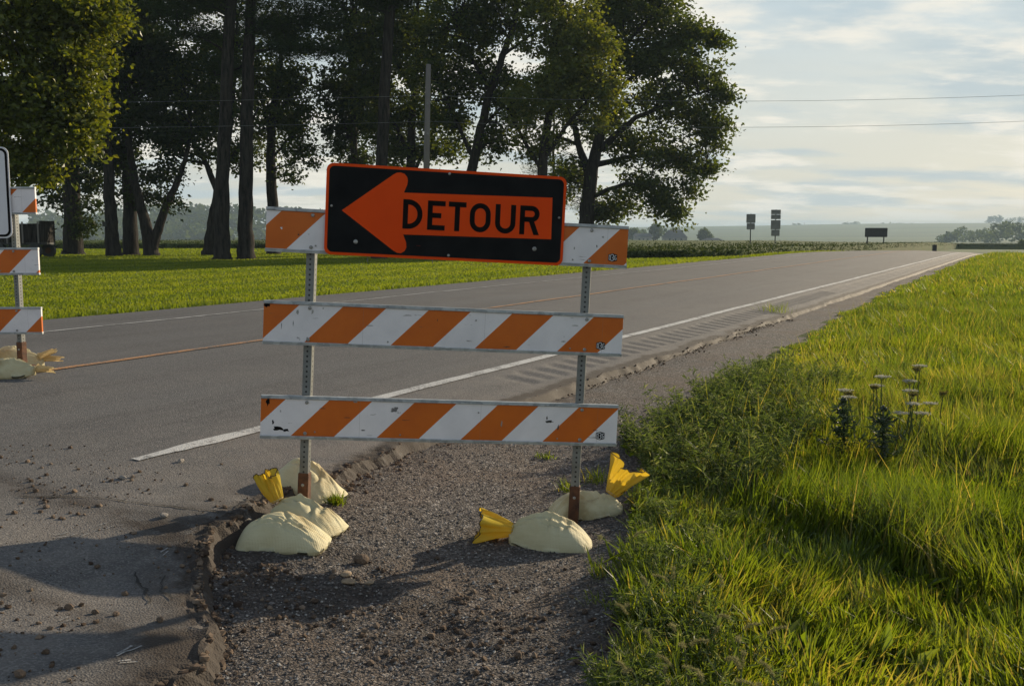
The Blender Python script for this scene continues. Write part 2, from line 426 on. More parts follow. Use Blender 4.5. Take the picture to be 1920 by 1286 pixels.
def perforated(name):
    t = NT(name); p = t.pos(); sx = t.node('ShaderNodeSeparateXYZ', {0: p})
    fz = t.math('SUBTRACT', t.math('FRACT', t.math('DIVIDE', sx.outputs['Z'], 0.0254)), 0.5)
    fz = t.math('MULTIPLY', fz, 0.0254)
    ax = t.math('MINIMUM', t.math('ABSOLUTE', sx.outputs['X']), t.math('ABSOLUTE', sx.outputs['Y']))
    d = t.math('SQRT', t.math('ADD', t.math('MULTIPLY', fz, fz), t.math('MULTIPLY', ax, ax)))
    hole = t.rng(d, 0.0050, 0.0058, 1, 0)
    n1 = t.noise(25, 5); c = t.mix(n1, (0.13, 0.14, 0.14), (0.24, 0.25, 0.24)); c = t.mix(t.rng(t.noise(6, 5), 0.5, 0.7, 0, 0.6), c, (0.10, 0.085, 0.065))
    c = t.mix(hole, c, (0.006, 0.006, 0.006))
    met = t.math('MULTIPLY', t.math('SUBTRACT', 1.0, hole), 0.35)
    return t.done(t.bsdf(c, 0.5, t.bump(hole, -1.0, 0.006), met))
MT['perf'] = perforated('perforated_steel')
t = NT('rusty_steel'); n1 = t.noise(22, 6, 0.65); c = t.mix(t.rng(n1, 0.35, 0.65), (0.045, 0.020, 0.012), (0.13, 0.055, 0.025))
MT['rust'] = t.done(t.bsdf(c, 0.8, t.bump(n1, 0.5, 0.003), 0.2))
MT['bolt'] = plain('bolt_steel', (0.30, 0.30, 0.29), 0.45, 0.7, 0.3, 60)
MT['black_film'] = None
t = NT('sign_black'); n1 = t.noise(9, 6); sc = t.noise(26, 4, 0.6, None, (0.35, 1, 2.5), (2, 0, 5)); c = t.mix(t.rng(n1, 0.3, 0.7), (0.006, 0.007, 0.008), (0.014, 0.015, 0.016))
c = t.mix(t.rng(sc, 0.735, 0.75, 0, 0.7), c, (0.30, 0.04, 0.02))
MT['sign_black'] = t.done(t.bsdf(c, 0.6, None, spec=0.08))
t = NT('sign_orange'); n1 = t.noise(4, 5); c = t.mix(t.rng(n1, 0.3, 0.7), (0.78, 0.072, 0.003), (0.70, 0.060, 0.003))
MT['sign_orange'] = t.done(t.bsdf(c, 0.5, None, spec=0.12))
t = NT('sign_white'); n1 = t.noise(4, 5); sp = t.noise(34, 4, 0.6); c = t.mix(n1, (0.60, 0.61, 0.65), (0.70, 0.71, 0.74)); c = t.mix(t.rng(sp, 0.70, 0.75, 0, 0.7), c, (0.22, 0.22, 0.22))
MT['sign_white'] = t.done(t.bsdf(c, 0.45))
MT['letter'] = plain('letter_black', (0.007, 0.006, 0.006), 0.6, 0, 0.2, spec=0.06)
MT['sign_back'] = plain('sign_back_aluminium', (0.20, 0.20, 0.19), 0.6, 0.3, 0.2, 1.5)
MT['dark_metal'] = plain('dark_metal', (0.035, 0.036, 0.036), 0.7, 0.2)
# sandbags
def bag_mat(name, a, b, stain):
    t = NT(name); p = t.pos(); n1 = t.noise(7, 6, 0.6); n2 = t.noise(4, 5, 0.6, None, None, (4, 2, 1)); wv = t.math('ADD', t.noise(55, 4, 0.6, None, (0.12, 1, 1)), t.math('MULTIPLY', t.math('SINE', t.math('MULTIPLY', t.node('ShaderNodeSeparateXYZ', {0: p}).outputs['X'], 900.0)), 0.10))
    c = t.mix(t.rng(n1, 0.3, 0.7), a, b); c = t.mix(t.rng(n2, 0.50, 0.68, 0, 0.8), c, stain)
    b_ = t.bsdf(c, 0.7, t.bump(t.math('ADD', wv, t.math('MULTIPLY', t.noise(16, 4), 1.2)), 0.5, 0.008), spec=0.3)
    b_.inputs['Subsurface Weight'].default_value = 0.0
    return t.done(b_)
MT['bag'] = bag_mat('sandbag_weave', (0.47, 0.42, 0.25), (0.56, 0.52, 0.34), (0.33, 0.25, 0.11))
t = NT('bag_neck'); n1 = t.noise(14, 5); c = t.mix(n1, (0.62, 0.47, 0.03), (0.72, 0.58, 0.14))
d = t.node('ShaderNodeBsdfDiffuse', {'Color': c}); tr = t.node('ShaderNodeBsdfTranslucent', {'Color': t.mix(1.0, c, (1.0, 0.85, 0.3), 'MULTIPLY')})
m1 = t.node('ShaderNodeMixShader', {0: 0.5}); t.l.new(d.outputs[0], m1.inputs[1]); t.l.new(tr.outputs[0], m1.inputs[2]); MT['neck'] = t.done(m1)
t = NT('bag_tail'); n1 = t.noise(14, 5); c = t.mix(n1, (0.55, 0.42, 0.20), (0.70, 0.58, 0.34))
d = t.node('ShaderNodeBsdfDiffuse', {'Color': c}); tr = t.node('ShaderNodeBsdfTranslucent', {'Color': c})
m1 = t.node('ShaderNodeMixShader', {0: 0.35}); t.l.new(d.outputs[0], m1.inputs[1]); t.l.new(tr.outputs[0], m1.inputs[2]); MT['tail'] = t.done(m1)
MT['hem'] = plain('hem_thread', (0.03, 0.022, 0.015), 0.9)
MT['roof'] = plain('roof_shingle', (0.11, 0.105, 0.10), 0.9, 0, 0.2, 0.4)
MT['siding'] = plain('house_siding', (0.24, 0.23, 0.21), 0.8, 0, 0.15, 0.4)
MT['pane'] = plain('window_glass', (0.03, 0.04, 0.05), 0.2, 0, 0.1)
MT['umbel'] = foliage_mat('umbel_flower', [(0, (0.34, 0.34, 0.29)), (1, (0.52, 0.51, 0.45))], 0.35, (1, 1, 0.9), 0.6, 0.0)
MT['seed'] = foliage_mat('seed_head', [(0, (0.10, 0.10, 0.04)), (1, (0.20, 0.18, 0.08))], 0.3, (1.2, 1.1, 0.6), 0.6, 0.0)
MT['foxtail'] = foliage_mat('foxtail_bristle', [(0, (0.22, 0.21, 0.11)), (1, (0.36, 0.34, 0.20))], 0.45, (1.1, 1.1, 0.8), 0.6, 0.0)
MT['stem'] = plain('stem_green', (0.060, 0.085, 0.025), 0.8)
MT['thistle'] = foliage_mat('thistle_leaf', [(0, (0.020, 0.040, 0.016)), (1, (0.045, 0.075, 0.028))], 0.3, (1.3, 1.3, 0.6), 0.4, 0.05)

# ------------------------------------------------------------------ ground, road
def zr_t(t):                                        # the road climbs a little, then drops past a crest
    t = np.asarray(t, float)
    up = 0.0018 * np.clip(t - 5, 0, 53)
    return up - np.where(t > 58, (np.minimum(t, 160) - 58) ** 2 / 1500.0 + np.clip(t - 160, 0, None) * 0.03, 0)
CS_S = [-8, 1.0, 2.2, 3.0, 3.55, 4.3, 7.3, 10.3, 12.5, 16]
CS_Z = [0.05, 0.06, 0.09, 0.13, 0.20, 0.29, 0.39, 0.35, 0.28, 0.25]
def road_z(s, t):
    s = np.asarray(s, float); t = np.asarray(t, float)
    x, y = st2xy(s, t)
    z = np.interp(s, CS_S, CS_Z) + zr_t(t)
    amp = smooth(6.0, 3.0, t) * smooth(5.2, 3.4, s)
    return z + amp * (fbm(x * 1.3 + 3, y * 1.3, 2) - 0.5) * 0.07 + (fbm(x * 0.4, y * 0.4 + 9) - 0.5) * 0.02
E_T = [-40, -8, -3, 0, 1.2, 2.0, 2.3, 2.55, 2.8, 3.15, 3.5, 4.2, 5.0, 6.5, 9, 14, 200]
E_S = [-30, -6, -1.2, 1.2, 1.95, 2.35, 2.42, 2.62, 2.95, 3.18, 3.32, 3.42, 3.50, 3.55, 3.55, 3.52, 3.5]
def edge_s(t):
    t = np.asarray(t, float)
    w = (fbm(t * 2.3, t * 0 + 4.5, 4) - 0.5) * 0.20 + ((vnoise(t * 11, t * 0 + 1.5) - 0.5) * 0.07 + (vnoise(t * 27, t * 0 + 5.5) - 0.5) * 0.03) * (0.15 + 0.85 * smooth(5.6, 4.2, t))
    w = w + (fbm(t * 1.2 + 40, t * 0 + 2.5, 3) - 0.5) * 0.35 * smooth(4.0, 3.0, t)
    return np.interp(t, E_T, E_S) + w * smooth(40, 10, t)
def ground_z(x, y):                                 # shoulder, verge and ditch on the near side
    s, t = xy2st(x, y)
    b = 0.165 * smooth(4.2, 9.0, t) + zr_t(t)
    e = np.interp(t, E_T, E_S)
    fade = smooth(70, 30, t)
    b = b + fade * ((fbm(x * 0.9, y * 0.9) - 0.5) * 0.05)
    b = b - 0.16 * np.clip(-s - 1.0, 0, 6) * 0.5
    rise = smooth(e - 1.0, e - 0.02, s)             # gravel banked up against the pavement
    top = np.interp(e, CS_S, CS_Z) + zr_t(t) - 0.055 - 0.02 * smooth(4.2, 3.2, t)
    b = b + (np.maximum(top, b) - b) * rise
    under = smooth(e + 0.02, e + 0.35, s)
    b = b - 0.35 * under
    # churned, muddy dirt next to the broken pavement edge
    d = np.exp(-((t - 3.2) / 0.42) ** 2) * smooth(1.1, 2.2, s) + 0.5 * np.exp(-((t - 2.1) / 0.2) ** 2)
    b = b + d * (fbm(x * 5, y * 5) - 0.42) * 0.09 + (fbm(x * 9, y * 9) - 0.5) * 0.012 * fade
    return b

def grid_faces(nr, nc):
    i = np.arange(nr - 1)[:, None] * nc + np.arange(nc - 1)[None, :]
    i = i.ravel()
    return np.stack([i, i + 1, i + nc + 1, i + nc], 1)

# road surface
trow = np.concatenate([np.arange(-40, 1.6, 0.8), np.arange(1.6, 7.0, 0.035), np.arange(7.0, 22, 0.05), np.arange(22, 75, 0.5), np.arange(75, 420, 5)])
off = np.concatenate([[-0.12, -0.05, -0.012], np.arange(0, 0.30, 0.03), np.arange(0.30, 1.15, 0.045)])
sabs_frac = np.concatenate([np.linspace(0, 1, 26)[1:]])
S = []; Tt = []
for tt in trow:
    e = float(edge_s(tt)); ss = e + off
    last = ss[-1]
    S.append(np.concatenate([ss, last + (12.5 - last) * sabs_frac]))
S = np.array(S); Tg = np.repeat(trow[:, None], S.shape[1], 1)
S[:, -1] += (fbm(trow * 0.8, trow * 0 + 8) - 0.5) * 0.25
Z = road_z(S, Tg)
X, Y = st2xy(S, Tg)
# the broken edge rolls down into the gravel
gz = ground_z(X, Y)
Z[:, 0] = np.minimum(Z[:, 0], gz[:, 0]) - 0.14
Z[:, 1] = np.minimum(Z[:, 1] - 0.05, gz[:, 1] + 0.012)
X += (vnoise(X * 40, Y * 40 + 9) - 0.5) * 0.02 * np.where(np.arange(S.shape[1]) < 10, 1.0, 0.0)[None, :] * smooth(5.6, 4.2, Tg)
Z[:, 2] -= 0.018
nzz = (fbm(X * 11, Y * 11) - 0.55) * 0.03 + (vnoise(X * 45, Y * 45) - 0.5) * 0.03
nzz = nzz * (0.10 + 0.90 * smooth(6.0, 4.2, Tg))
Z[:, 1:9] += (nzz[:, :9] * np.array([0, .6, 1, 1, 1, .8, .6, .4, .2]))[:, 1:9]
# rumble strip milled into the paved shoulder
lane = (S > 3.80) & (S < 4.12) & (Tg > 7.4) & (Tg < 60)
gr = np.where((Tg % 0.30) < 0.15, 0.014, 0.0)
Z = np.where(lane, Z - gr, Z)
V = np.stack([X, Y, Z], -1).reshape(-1, 3)
road = mesh_np('road', V, grid_faces(len(trow), S.shape[1])[:, ::-1].copy(), MT['asphalt'], None, True)
dust = smooth(5.2, 3.4, S) * 0.9 + 0.35 * smooth(7.5, 2.5, Tg) * smooth(7, 4, S)
dust[:, :5] = 0.0
sm_ = np.ones((len(trow) - 1, S.shape[1] - 1), bool); sm_[trow[:-1] < 5.0, :7] = False; road.data.polygons.foreach_set('use_smooth', sm_.ravel())
xg_, yg_ = st2xy(S, Tg); eg = np.repeat(edge_s(trow)[:, None], S.shape[1], 1); din = S - eg
mud = smooth(0.16, 0.02, din) * (1 + 2.5 * smooth(4, 6, Tg)) + smooth(0.55, 0.0, din) * smooth(4.3, 3.4, Tg) * 0.9 + 0.9 * np.exp(-((Tg - (3.15 + 0.25 * (fbm(S, S * 0 + 2) - .5))) / 0.10) ** 2) * smooth(6.5, 3.5, S) * (Tg < 4) + 0.6 * np.exp(-((Tg - 2.35) / 0.08) ** 2) * smooth(5, 3, S)
a_ = road.data.attributes.new('mud', 'FLOAT', 'POINT'); a_.data.foreach_set('value', np.clip(mud, 0, 2.5).ravel().astype(np.float32))
a_ = road.data.attributes.new('dust', 'FLOAT', 'POINT'); a_.data.foreach_set('value', np.clip(dust, 0, 1).ravel().astype(np.float32))
tag(road, 'grey two lane asphalt road with a crumbling near edge', kind='structure')

def marking(name, s0, w, t0, t1, mat, step=0.25, ragged=0.0):
    ts = np.concatenate([np.arange(t0, min(t1, 20), 0.08), np.arange(max(t0, 20), t1, step)])
    cols = np.array([-0.5, 0, 0.5]) * w
    Sg = s0 + cols[None, :] + np.zeros((len(ts), 1)); Tg_ = np.repeat(ts[:, None], 3, 1)
    Sg = s0 + (Sg - s0) * (0.55 + 0.45 * smooth(t0, t0 + 0.6, Tg_) * (0.85 + 0.3 * RNG.random(Tg_.shape) * (Tg_ < t0 + 0.8)))
    if ragged: Sg = Sg + (RNG.random(Sg.shape) - 0.5) * ragged
    xx, yy = st2xy(Sg, Tg_)
    zz = road_z(Sg, Tg_) + 0.006
    return tag(mesh_np(name, np.stack([xx, yy, zz], -1).reshape(-1, 3), grid_faces(len(ts), 3)[:, ::-1].copy(), mat, road), kind=None)
marking('edge_line', 4.32, 0.11, 3.75, 120, MT['white_line'], ragged=0.006)
marking('centre_line', 7.25, 0.08, 4.6, 120, MT['yellow_line'], ragged=0.006)
marking('far_edge_line', 10.45, 0.10, 7.6, 120, MT['worn_line'], ragged=0.006)

def ribbon(name, pts, w, mat, lift=0.005):
    V = []; 
    P2 = []
    for a, b in zip(pts[:-1], pts[1:]):
        a = Vector(a); b = Vector(b); n = max(2, int((b - a).length / 0.03))
        for k in range(n): P2.append(a.lerp(b, k / n))
    P2 = [p + Vector(((random.random() - .5), (random.random() - .5), 0)) * 0.018 for p in P2]
    for i, p in enumerate(P2):
        d = (P2[min(i + 1, len(P2) - 1)] - P2[max(i - 1, 0)]).normalized(); n = Vector((-d.y, d.x, 0))
        ww = w * (0.35 + 0.9 * random.random())
        for q in (-1, 1):
            c = p + n * (q * ww / 2); s_, t_ = xy2st(c.x, c.y)
            V.append((c.x, c.y, float(road_z(s_, t_)) + lift))
    return mesh_np(name, V, grid_faces(len(P2), 2)[:, ::-1].copy(), mat, road)
ribbon('crack', [gp(40, 958, .2), gp(180, 952, .2), gp(300, 957, .2), gp(455, 962, .2)], 0.012, MT['crack'])
ribbon('crack', [gp(455, 962, .2), gp(440, 948, .2), gp(470, 940, .2)], 0.008, MT['crack'])
ribbon('crack', [gp(255, 1080, .12), gp(275, 1110, .12), gp(282, 1135, .12)], 0.012, MT['crack'])
ribbon('crack', [gp(305, 1085, .12), gp(300, 1110, .12), gp(330, 1128, .12)], 0.008, MT['crack'])
for (a, b, c, d, w) in ((100, 1043, 148, 1030, .035), (150, 1040, 175, 1030, .02), (300, 1048, 322, 1040, .03), (215, 1222, 268, 1198, .035), (222, 1232, 272, 1224, .03), (160, 1180, 190, 1168, .018), (20, 1012, 58, 1000, .014), (180, 1025, 212, 1013, .014), (218, 1020, 250, 1014, .014), (110, 1170, 150, 1155, .014)):
    ribbon('scraped_paint', [gp(a, b, .13), gp(c, d, .13)], w * 0.35, MT['scrape'], 0.004); ribbon('scraped_paint', [gp(a + 6, b + 4, .13), gp(c + 9, d + 3, .13)], w * 0.22, MT['scrape'], 0.004)

# gravel shoulder
xs = np.arange(-4.2, 3.4, 0.028); ys = np.arange(1.6, 8.2, 0.028)
Xg, Yg = np.meshgrid(xs, ys)
Zg = ground_z(Xg, Yg)
sg, tg = xy2st(Xg, Yg)
gravel = mesh_np('gravel_shoulder', np.stack([Xg, Yg, Zg], -1).reshape(-1, 3), grid_faces(len(ys), len(xs)), MT['gravel'], None, True)
dd = np.exp(-((tg - 3.2) / 0.5) ** 2) * smooth(1.0, 2.0, sg) + 0.6 * np.exp(-((tg - 2.0) / 0.25) ** 2) + 0.8 * np.exp(-((sg - np.interp(tg, E_T, E_S) + 0.12) / 0.12) ** 2)
a_ = gravel.data.attributes.new('dust', 'FLOAT', 'POINT'); a_.data.foreach_set('value', np.clip(dd, 0, 1).ravel().astype(np.float32))
tag(gravel, 'rough gravel shoulder between road and grass', kind='structure')
# the same shoulder going on along the road and behind the camera, and the verge: one sheet
def grass_edge(t):                                  # s of the grass edge
    return np.interp(t, [-40, -2, 0, 2.0, 3.2, 4.3, 5.2, 6.2, 8, 11, 16, 25, 60], [-12, -1.2, 0.1, 0.84, 1.20, 1.68, 2.05, 2.25, 2.38, 2.55, 2.80, 3.05, 3.2]) + (fbm(np.asarray(t) * 1.1 + 11, np.asarray(t) * 0 + 6) - 0.5) * 0.5
tr2 = np.concatenate([np.arange(-40, -1, 1.0), np.arange(-1, 40, 0.2), np.arange(40, 75, 1.0), np.arange(75, 421, 8)])
sc2 = np.concatenate([np.arange(-40, -8, 3.0), np.arange(-8, 4.4, 0.14)])
Sg, Tg2 = np.meshgrid(sc2, tr2)
Xv, Yv = st2xy(Sg, Tg2)
inner = (Xv > -4.1) & (Xv < 3.3) & (Yv > 1.7) & (Yv < 8.1)
Zv = ground_z(Xv, Yv) - 0.012 - np.where(inner, 0.05, 0.0)
ge = grass_edge(Tg2)
verge = mesh_np('verge', np.stack([Xv, Yv, Zv], -1).reshape(-1, 3), grid_faces(len(tr2), len(sc2))[:, ::-1].copy(), [MT['gravel'], MT['turf_soil']], None, True)
fm = (Sg < ge)[:-1, :-1].ravel().astype(np.int32)
verge.data.polygons.foreach_set('material_index', fm)
tag(verge, 'gravel and grass verge along the near side of the road', kind='structure')
# soil under the near grass, a thin sheet over the gravel
m_ = (sg < grass_edge(tg) - 0.05)
fidx = grid_faces(len(ys), len(xs)); keep = m_.ravel()[fidx].all(1)
used = np.unique(fidx[keep]); remap = np.full(len(xs) * len(ys), -1); remap[used] = np.arange(len(used))
Vs = np.stack([Xg, Yg, Zg + 0.006], -1).reshape(-1, 3)[used]
tag(mesh_np('soil', Vs, remap[fidx[keep]], MT['turf_soil'], None, True), 'dark soil under the roadside grass', kind='structure')

# lawn across the road
def lawn_z(s, t):
    x, y = st2xy(s, t)
    return 0.26 + zr_t(np.minimum(t, 80)) * smooth(30, 13, s) - 0.03 * smooth(16, 12.5, s) + 0.16 * smooth(13, 20, s) * (fbm(x * 0.09, y * 0.09) - 0.45)
tr3 = np.concatenate([np.arange(-60, 80, 1.0)]); sc3 = np.concatenate([np.arange(12.2, 20, 0.4), np.arange(20, 130, 2.0)])
Sg3, Tg3 = np.meshgrid(sc3, tr3)
Xl, Yl = st2xy(Sg3, Tg3)
Zl = lawn_z(Sg3, Tg3)
tag(mesh_np('lawn', np.stack([Xl, Yl, Zl], -1).reshape(-1, 3), grid_faces(len(tr3), len(sc3))[:, ::-1].copy(), MT['lawn_turf'], None, True), 'mown lawn across the road', kind='structure')

# the land all around, out to the horizon
def land_z(x, y):
    r = np.hypot(x, y)
    z = -1.1 - 4.2 * smooth(60, 900, r)
    ang = np.arctan2(x, y)
    hill = 25 * smooth(1100, 2600, r) * (0.80 + 0.35 * smooth(-0.1, 0.5, ang)) * (0.9 + 0.25 * vnoise(ang * 9 + 20, r * 0 + 3))
    return z + hill - 30 * smooth(3200, 7000, r) + 0.8 * (fbm(x * 0.004 + 50, y * 0.004) - 0.5) * smooth(200, 600, r)
rr = np.concatenate([[0], np.geomspace(20, 9000, 110)]); aa = np.linspace(-math.pi, math.pi, 241)
Rg, Ag = np.meshgrid(rr, aa)
Xw, Yw = Rg * np.sin(Ag), Rg * np.cos(Ag)
land = mesh_np('terrain', np.stack([Xw, Yw, land_z(Xw, Yw)], -1).reshape(-1, 3), grid_faces(len(aa), len(rr)), MT['farmland'], None, True)
tag(land, 'rolling farmland out to the horizon', kind='structure')

# ------------------------------------------------------------------ barricades
def disc(mb, c, r, depth, n=10, m=0):               # a bolt head facing -y
    V = [Vector(c) + Vector((math.cos(2 * math.pi * k / n) * r, 0, math.sin(2 * math.pi * k / n) * r)) for k in range(n)]
    V2 = [v + Vector((0, -depth, 0)) for v in V]
    V3 = [Vector(c) + (v - Vector(c)) * 0.6 + Vector((0, -depth * 1.5, 0)) for v in V]
    Fs = [tuple(2 * n + k for k in range(n - 1, -1, -1))]
    for k in range(n):
        j = (k + 1) % n
        Fs.append((k, n + k, n + j, j)[::-1]); Fs.append((n + k, 2 * n + k, 2 * n + j, n + j)[::-1])
    Fs.append(tuple(range(n)))
    mb.add(V + V2 + V3, Fs, m)

def arc(cx, cz, r, a0, a1, n=8, rz=None):
    rz = rz or r
    return [(cx + r * math.cos(R(a0 + (a1 - a0) * k / n)), cz + rz * math.sin(R(a0 + (a1 - a0) * k / n))) for k in range(n + 1)]
def rrect(w, h, r, n=7):
    w, h = w / 2, h / 2
    return arc(w - r, h - r, r, 0, 90, n) + arc(-w + r, h - r, r, 90, 180, n) + arc(-w + r, -h + r, r, 180, 270, n) + arc(w - r, -h + r, r, 270, 360, n)
def flat(mb, poly, y, th, m=0): mb.prism(poly, y, y - th, m)      # y towards the back, front face at y-th
def stroke(mb, path, w, y, th, closed=False):      # a lettering stroke of even width
    n = len(path); L = []; Rr = []
    for i in range(n):
        if closed: a, b = path[(i - 1) % n], path[(i + 1) % n]
        else: a, b = path[max(i - 1, 0)], path[min(i + 1, n - 1)]
        dx, dz = b[0] - a[0], b[1] - a[1]; l = math.hypot(dx, dz) or 1
        nx, nz = -dz / l, dx / l; p = path[i]
        L.append((p[0] + nx * w / 2, p[1] + nz * w / 2)); Rr.append((p[0] - nx * w / 2, p[1] - nz * w / 2))
    rng_ = range(n) if closed else range(n - 1)
    for i in rng_:
        j = (i + 1) % n
        mb.prism([L[i], L[j], Rr[j], Rr[i]][::-1], y, y - th)
def glyph(mb, ch, x, z, w, h, sw, y, th):          # highway lettering, x,z = lower left corner
    def rect(x0, z0, x1, z1): mb.prism([(x + x0, z + z0), (x + x1, z + z0), (x + x1, z + z1), (x + x0, z + z1)], y, y - th)
    o = sw / 2
    if ch == 'E':
        rect(0, 0, sw, h); rect(sw, 0, w, sw); rect(sw, h - sw, w, h); rect(sw, h / 2 - o, w * 0.78, h / 2 + o)
    elif ch == 'T':
        rect(w / 2 - o, 0, w / 2 + o, h - sw); rect(0, h - sw, w, h)
    elif ch == 'D':
        rect(0, 0, sw, h); r = w * 0.72
        stroke(mb, [(x + sw, z + o), (x + w - r, z + o)] + [(px, pz) for px, pz in arc(x + w - r, z + r * 1.0, r - o, -90, 0, 8)] + arc(x + w - r, z + h - r, r - o, 0, 90, 8) + [(x + sw, z + h - o)], sw, y, th)
    elif ch in 'O0':
        r = w / 2
        stroke(mb, arc(x + r, z + h - r * 1.05, r - o, 0, 180, 12, r * 1.05 - o) + arc(x + r, z + r * 1.05, r - o, 180, 360, 12, r * 1.05 - o), sw, y, th, True)
    elif ch == 'U':
        r = w / 2
        stroke(mb, [(x + o, z + h), (x + o, z + r)] + arc(x + r, z + r, r - o, 180, 360, 14) [1:-1] + [(x + w - o, z + r), (x + w - o, z + h)], sw, y, th)
    elif ch == 'R':
        rect(0, 0, sw, h); r = h * 0.28
        stroke(mb, [(x + sw, z + h - o), (x + w - r, z + h - o)] + arc(x + w - r, z + h - r, r - o, 90, -90, 12)[1:-1] + [(x + w - r, z + h - 2 * r + o), (x + sw, z + h - 2 * r + o)], sw, y, th)
        mb.prism([(x + w - sw * 1.08, z), (x + w + sw * 0.05, z), (x + w * 0.74, z + h - 2 * r + 0.002), (x + w * 0.74 - sw * 1.08, z + h - 2 * r + 0.002)], y, y - th)
    elif ch in 'CG':
        r = w / 2
        stroke(mb, arc(x + r, z + h - r * 1.05, r - o, 15, 180, 10, r * 1.05 - o) + arc(x + r, z + r * 1.05, r - o, 180, 345, 10, r * 1.05 - o), sw, y, th)
        if ch == 'G': rect(w * 0.55, h * 0.40, w, h * 0.40 + sw); rect(w - sw, h * 0.2, w, h * 0.40)
    elif ch == '3':
        r = h * 0.27
        stroke(mb, arc(x + w - r, z + h - r, r - o, 160, -80, 12) , sw, y, th)
        stroke(mb, arc(x + w - r, z + r, r - o, 80, -160, 12), sw, y, th)

RAIL_L, RAIL_H, RAIL_D = 1.811, 0.217, 0.030
def rail(parent, zc_, q0, seed, badge, name='rail'):
    """one plank: aluminium extrusion edges, striped sheeting, bolts, maker's badge; local x from -L/2"""
    root = empty(name); root.parent = parent; root.location = (0, 0, zc_)
    # sheeting face is set back between the two extrusion lips
    mb = MB(); mb.box((0, 0, 0), (RAIL_L, RAIL_D - 0.008, RAIL_H - 0.03))
    f = mb.build('striped_face', striped('striped_sheeting', q0, seed), root)
    for s_ in (1, -1):
        mb = MB(); z0 = s_ * (RAIL_H / 2 - 0.0085)
        mb.box((0, 0, z0), (RAIL_L + 0.004, RAIL_D, 0.017)); mb.box((0, -RAIL_D / 2 - 0.002, z0 - s_ * 0.004), (RAIL_L + 0.003, 0.0036, 0.007))
        mb.build('edge_trim', MT['galv'], root, bevel=0.0015)
    for px in (-RAIL_L / 2 + POST_IN_L, RAIL_L / 2 - POST_IN_R):
        for s_ in (1, -1):
            mb = MB(); disc(mb, (px + 0.002 * s_, -RAIL_D / 2 + 0.004, s_ * 0.078), 0.009, 0.005); mb.build('bolt', MT['bolt'], root)
    for k in range(4):
        mb = MB(); disc(mb, (-0.7 + 0.45 * k + 0.06 * math.sin(seed * 3 + k), -RAIL_D / 2 + 0.004, -0.075 if k % 2 else -0.07 + 0.12 * ((k * 7 + int(seed)) % 3 == 0)), 0.0045, 0.003, 8); mb.build('rivet', MT['bolt'], root)
    if badge:
        bx = RAIL_L / 2 - badge; bz = -0.055; w, h = 0.046, 0.030
        mb = MB(); y = -RAIL_D / 2 + 0.004
        mb.prism([(bx - w / 2, bz - h * 0.5), (bx, bz - h * 0.72), (bx + w / 2, bz - h * 0.5), (bx + w / 2, bz + h * 0.5), (bx, bz + h * 0.72), (bx - w / 2, bz + h * 0.5)], y, y - 0.0015)
        b = mb.build('badge', MT['letter'], root)
        mb = MB()
        glyph(mb, 'D', bx - 0.020, bz - 0.0125, 0.0105, 0.025, 0.0026, y - 0.0015, 0.001)
        glyph(mb, '3', bx - 0.0062, bz - 0.0175, 0.0125, 0.035, 0.003, y - 0.0015, 0.001)
        glyph(mb, 'G', bx + 0.0095, bz - 0.0125, 0.0105, 0.025, 0.0026, y - 0.0015, 0.001)
        mb.build('badge_lettering', MT['sign_white'], b)
    return root
POST_IN_L, POST_IN_R = 0.220, 0.194
def posts(parent, zbot_l, zbot_r, ztop, sleeve_l, sleeve_r, yaw):
    for px, zb, sl in ((-RAIL_L / 2 + POST_IN_L, zbot_l, sleeve_l), (RAIL_L / 2 - POST_IN_R, zbot_r, sleeve_r)):
        mb = MB(); mb.box((0, 0, (ztop + zb) / 2), (0.0445, 0.0445, ztop - zb))
        o = mb.build('post', MT['perf'], parent, bevel=0.004); o.location = (px, RAIL_D / 2 + 0.030, 0); o.rotation_euler.z = yaw
        mb = MB()
        w = 0.0545
        mb.box((0, 0, (zb + sl) / 2 - 0.02), (w, w, sl - zb + 0.02))
        r = mb.build('base_sleeve', MT['rust'], o, bevel=0.004)
        mb = MB(); disc(mb, (0.0, -w / 2 - 0.0002, sl - 0.07), 0.008, 0.004); mb.build('bolt', MT['bolt'], o)
        mb = MB(); mb.box((0, 0.03, zb + 0.015), (0.05, 0.20, 0.045)); mb.build('foot', MT['rust'], o, bevel=0.004)

# main barricade: its own frame of axes (it leans back and to the right a little)
YL, YR = 4.88, 5.13
PL, PR = at(494, 603.5, YL), at(1166, 629.5, YR)
ex = (PR - PL).normalized()
upc = Vector((0.036, SP * 0.25, CP)).normalized()
ez = (upc - ex * upc.dot(ex)).normalized(); ey = ez.cross(ex)
C0 = (PL + PR) / 2
M0 = Matrix((( ex.x, ey.x, ez.x, C0.x), (ex.y, ey.y, ez.y, C0.y), (ex.z, ey.z, ez.z, C0.z), (0, 0, 0, 1)))
print('rail length', (PR - PL).length)
sc_ = (PR - PL).length / RAIL_L
def bar_local(u, v):                               # pixel -> barricade plane coordinates
    d = ray(u, v); o_ = Vector((0, 0, CAMZ)); k = (C0 - o_).dot(ey) / d.dot(ey)
    q = o_ + d * k - C0
    return q.dot(ex), q.dot(ez)
zt = (bar_local(500, 435)[1] + bar_local(1172, 459)[1]) / 2
zb_ = (bar_local(489, 771.5)[1] + bar_local(1158, 806)[1]) / 2
print('rail z', zt, zb_, bar_local(555, 905), bar_local(1082, 915), bar_local(558, 925), bar_local(1078, 992))
bar = empty('barricade', M=M0)
tag(bar, 'striped orange and white barricade carrying the orange detour arrow sign', 'barricade')
rail_m = rail(bar, 0.0, 0.277 - RAIL_L / 2 + 0.015, 1.0, 0.112)
rail_t = rail(bar, zt, -0.02 - RAIL_L / 2, 2.3, 0.075)
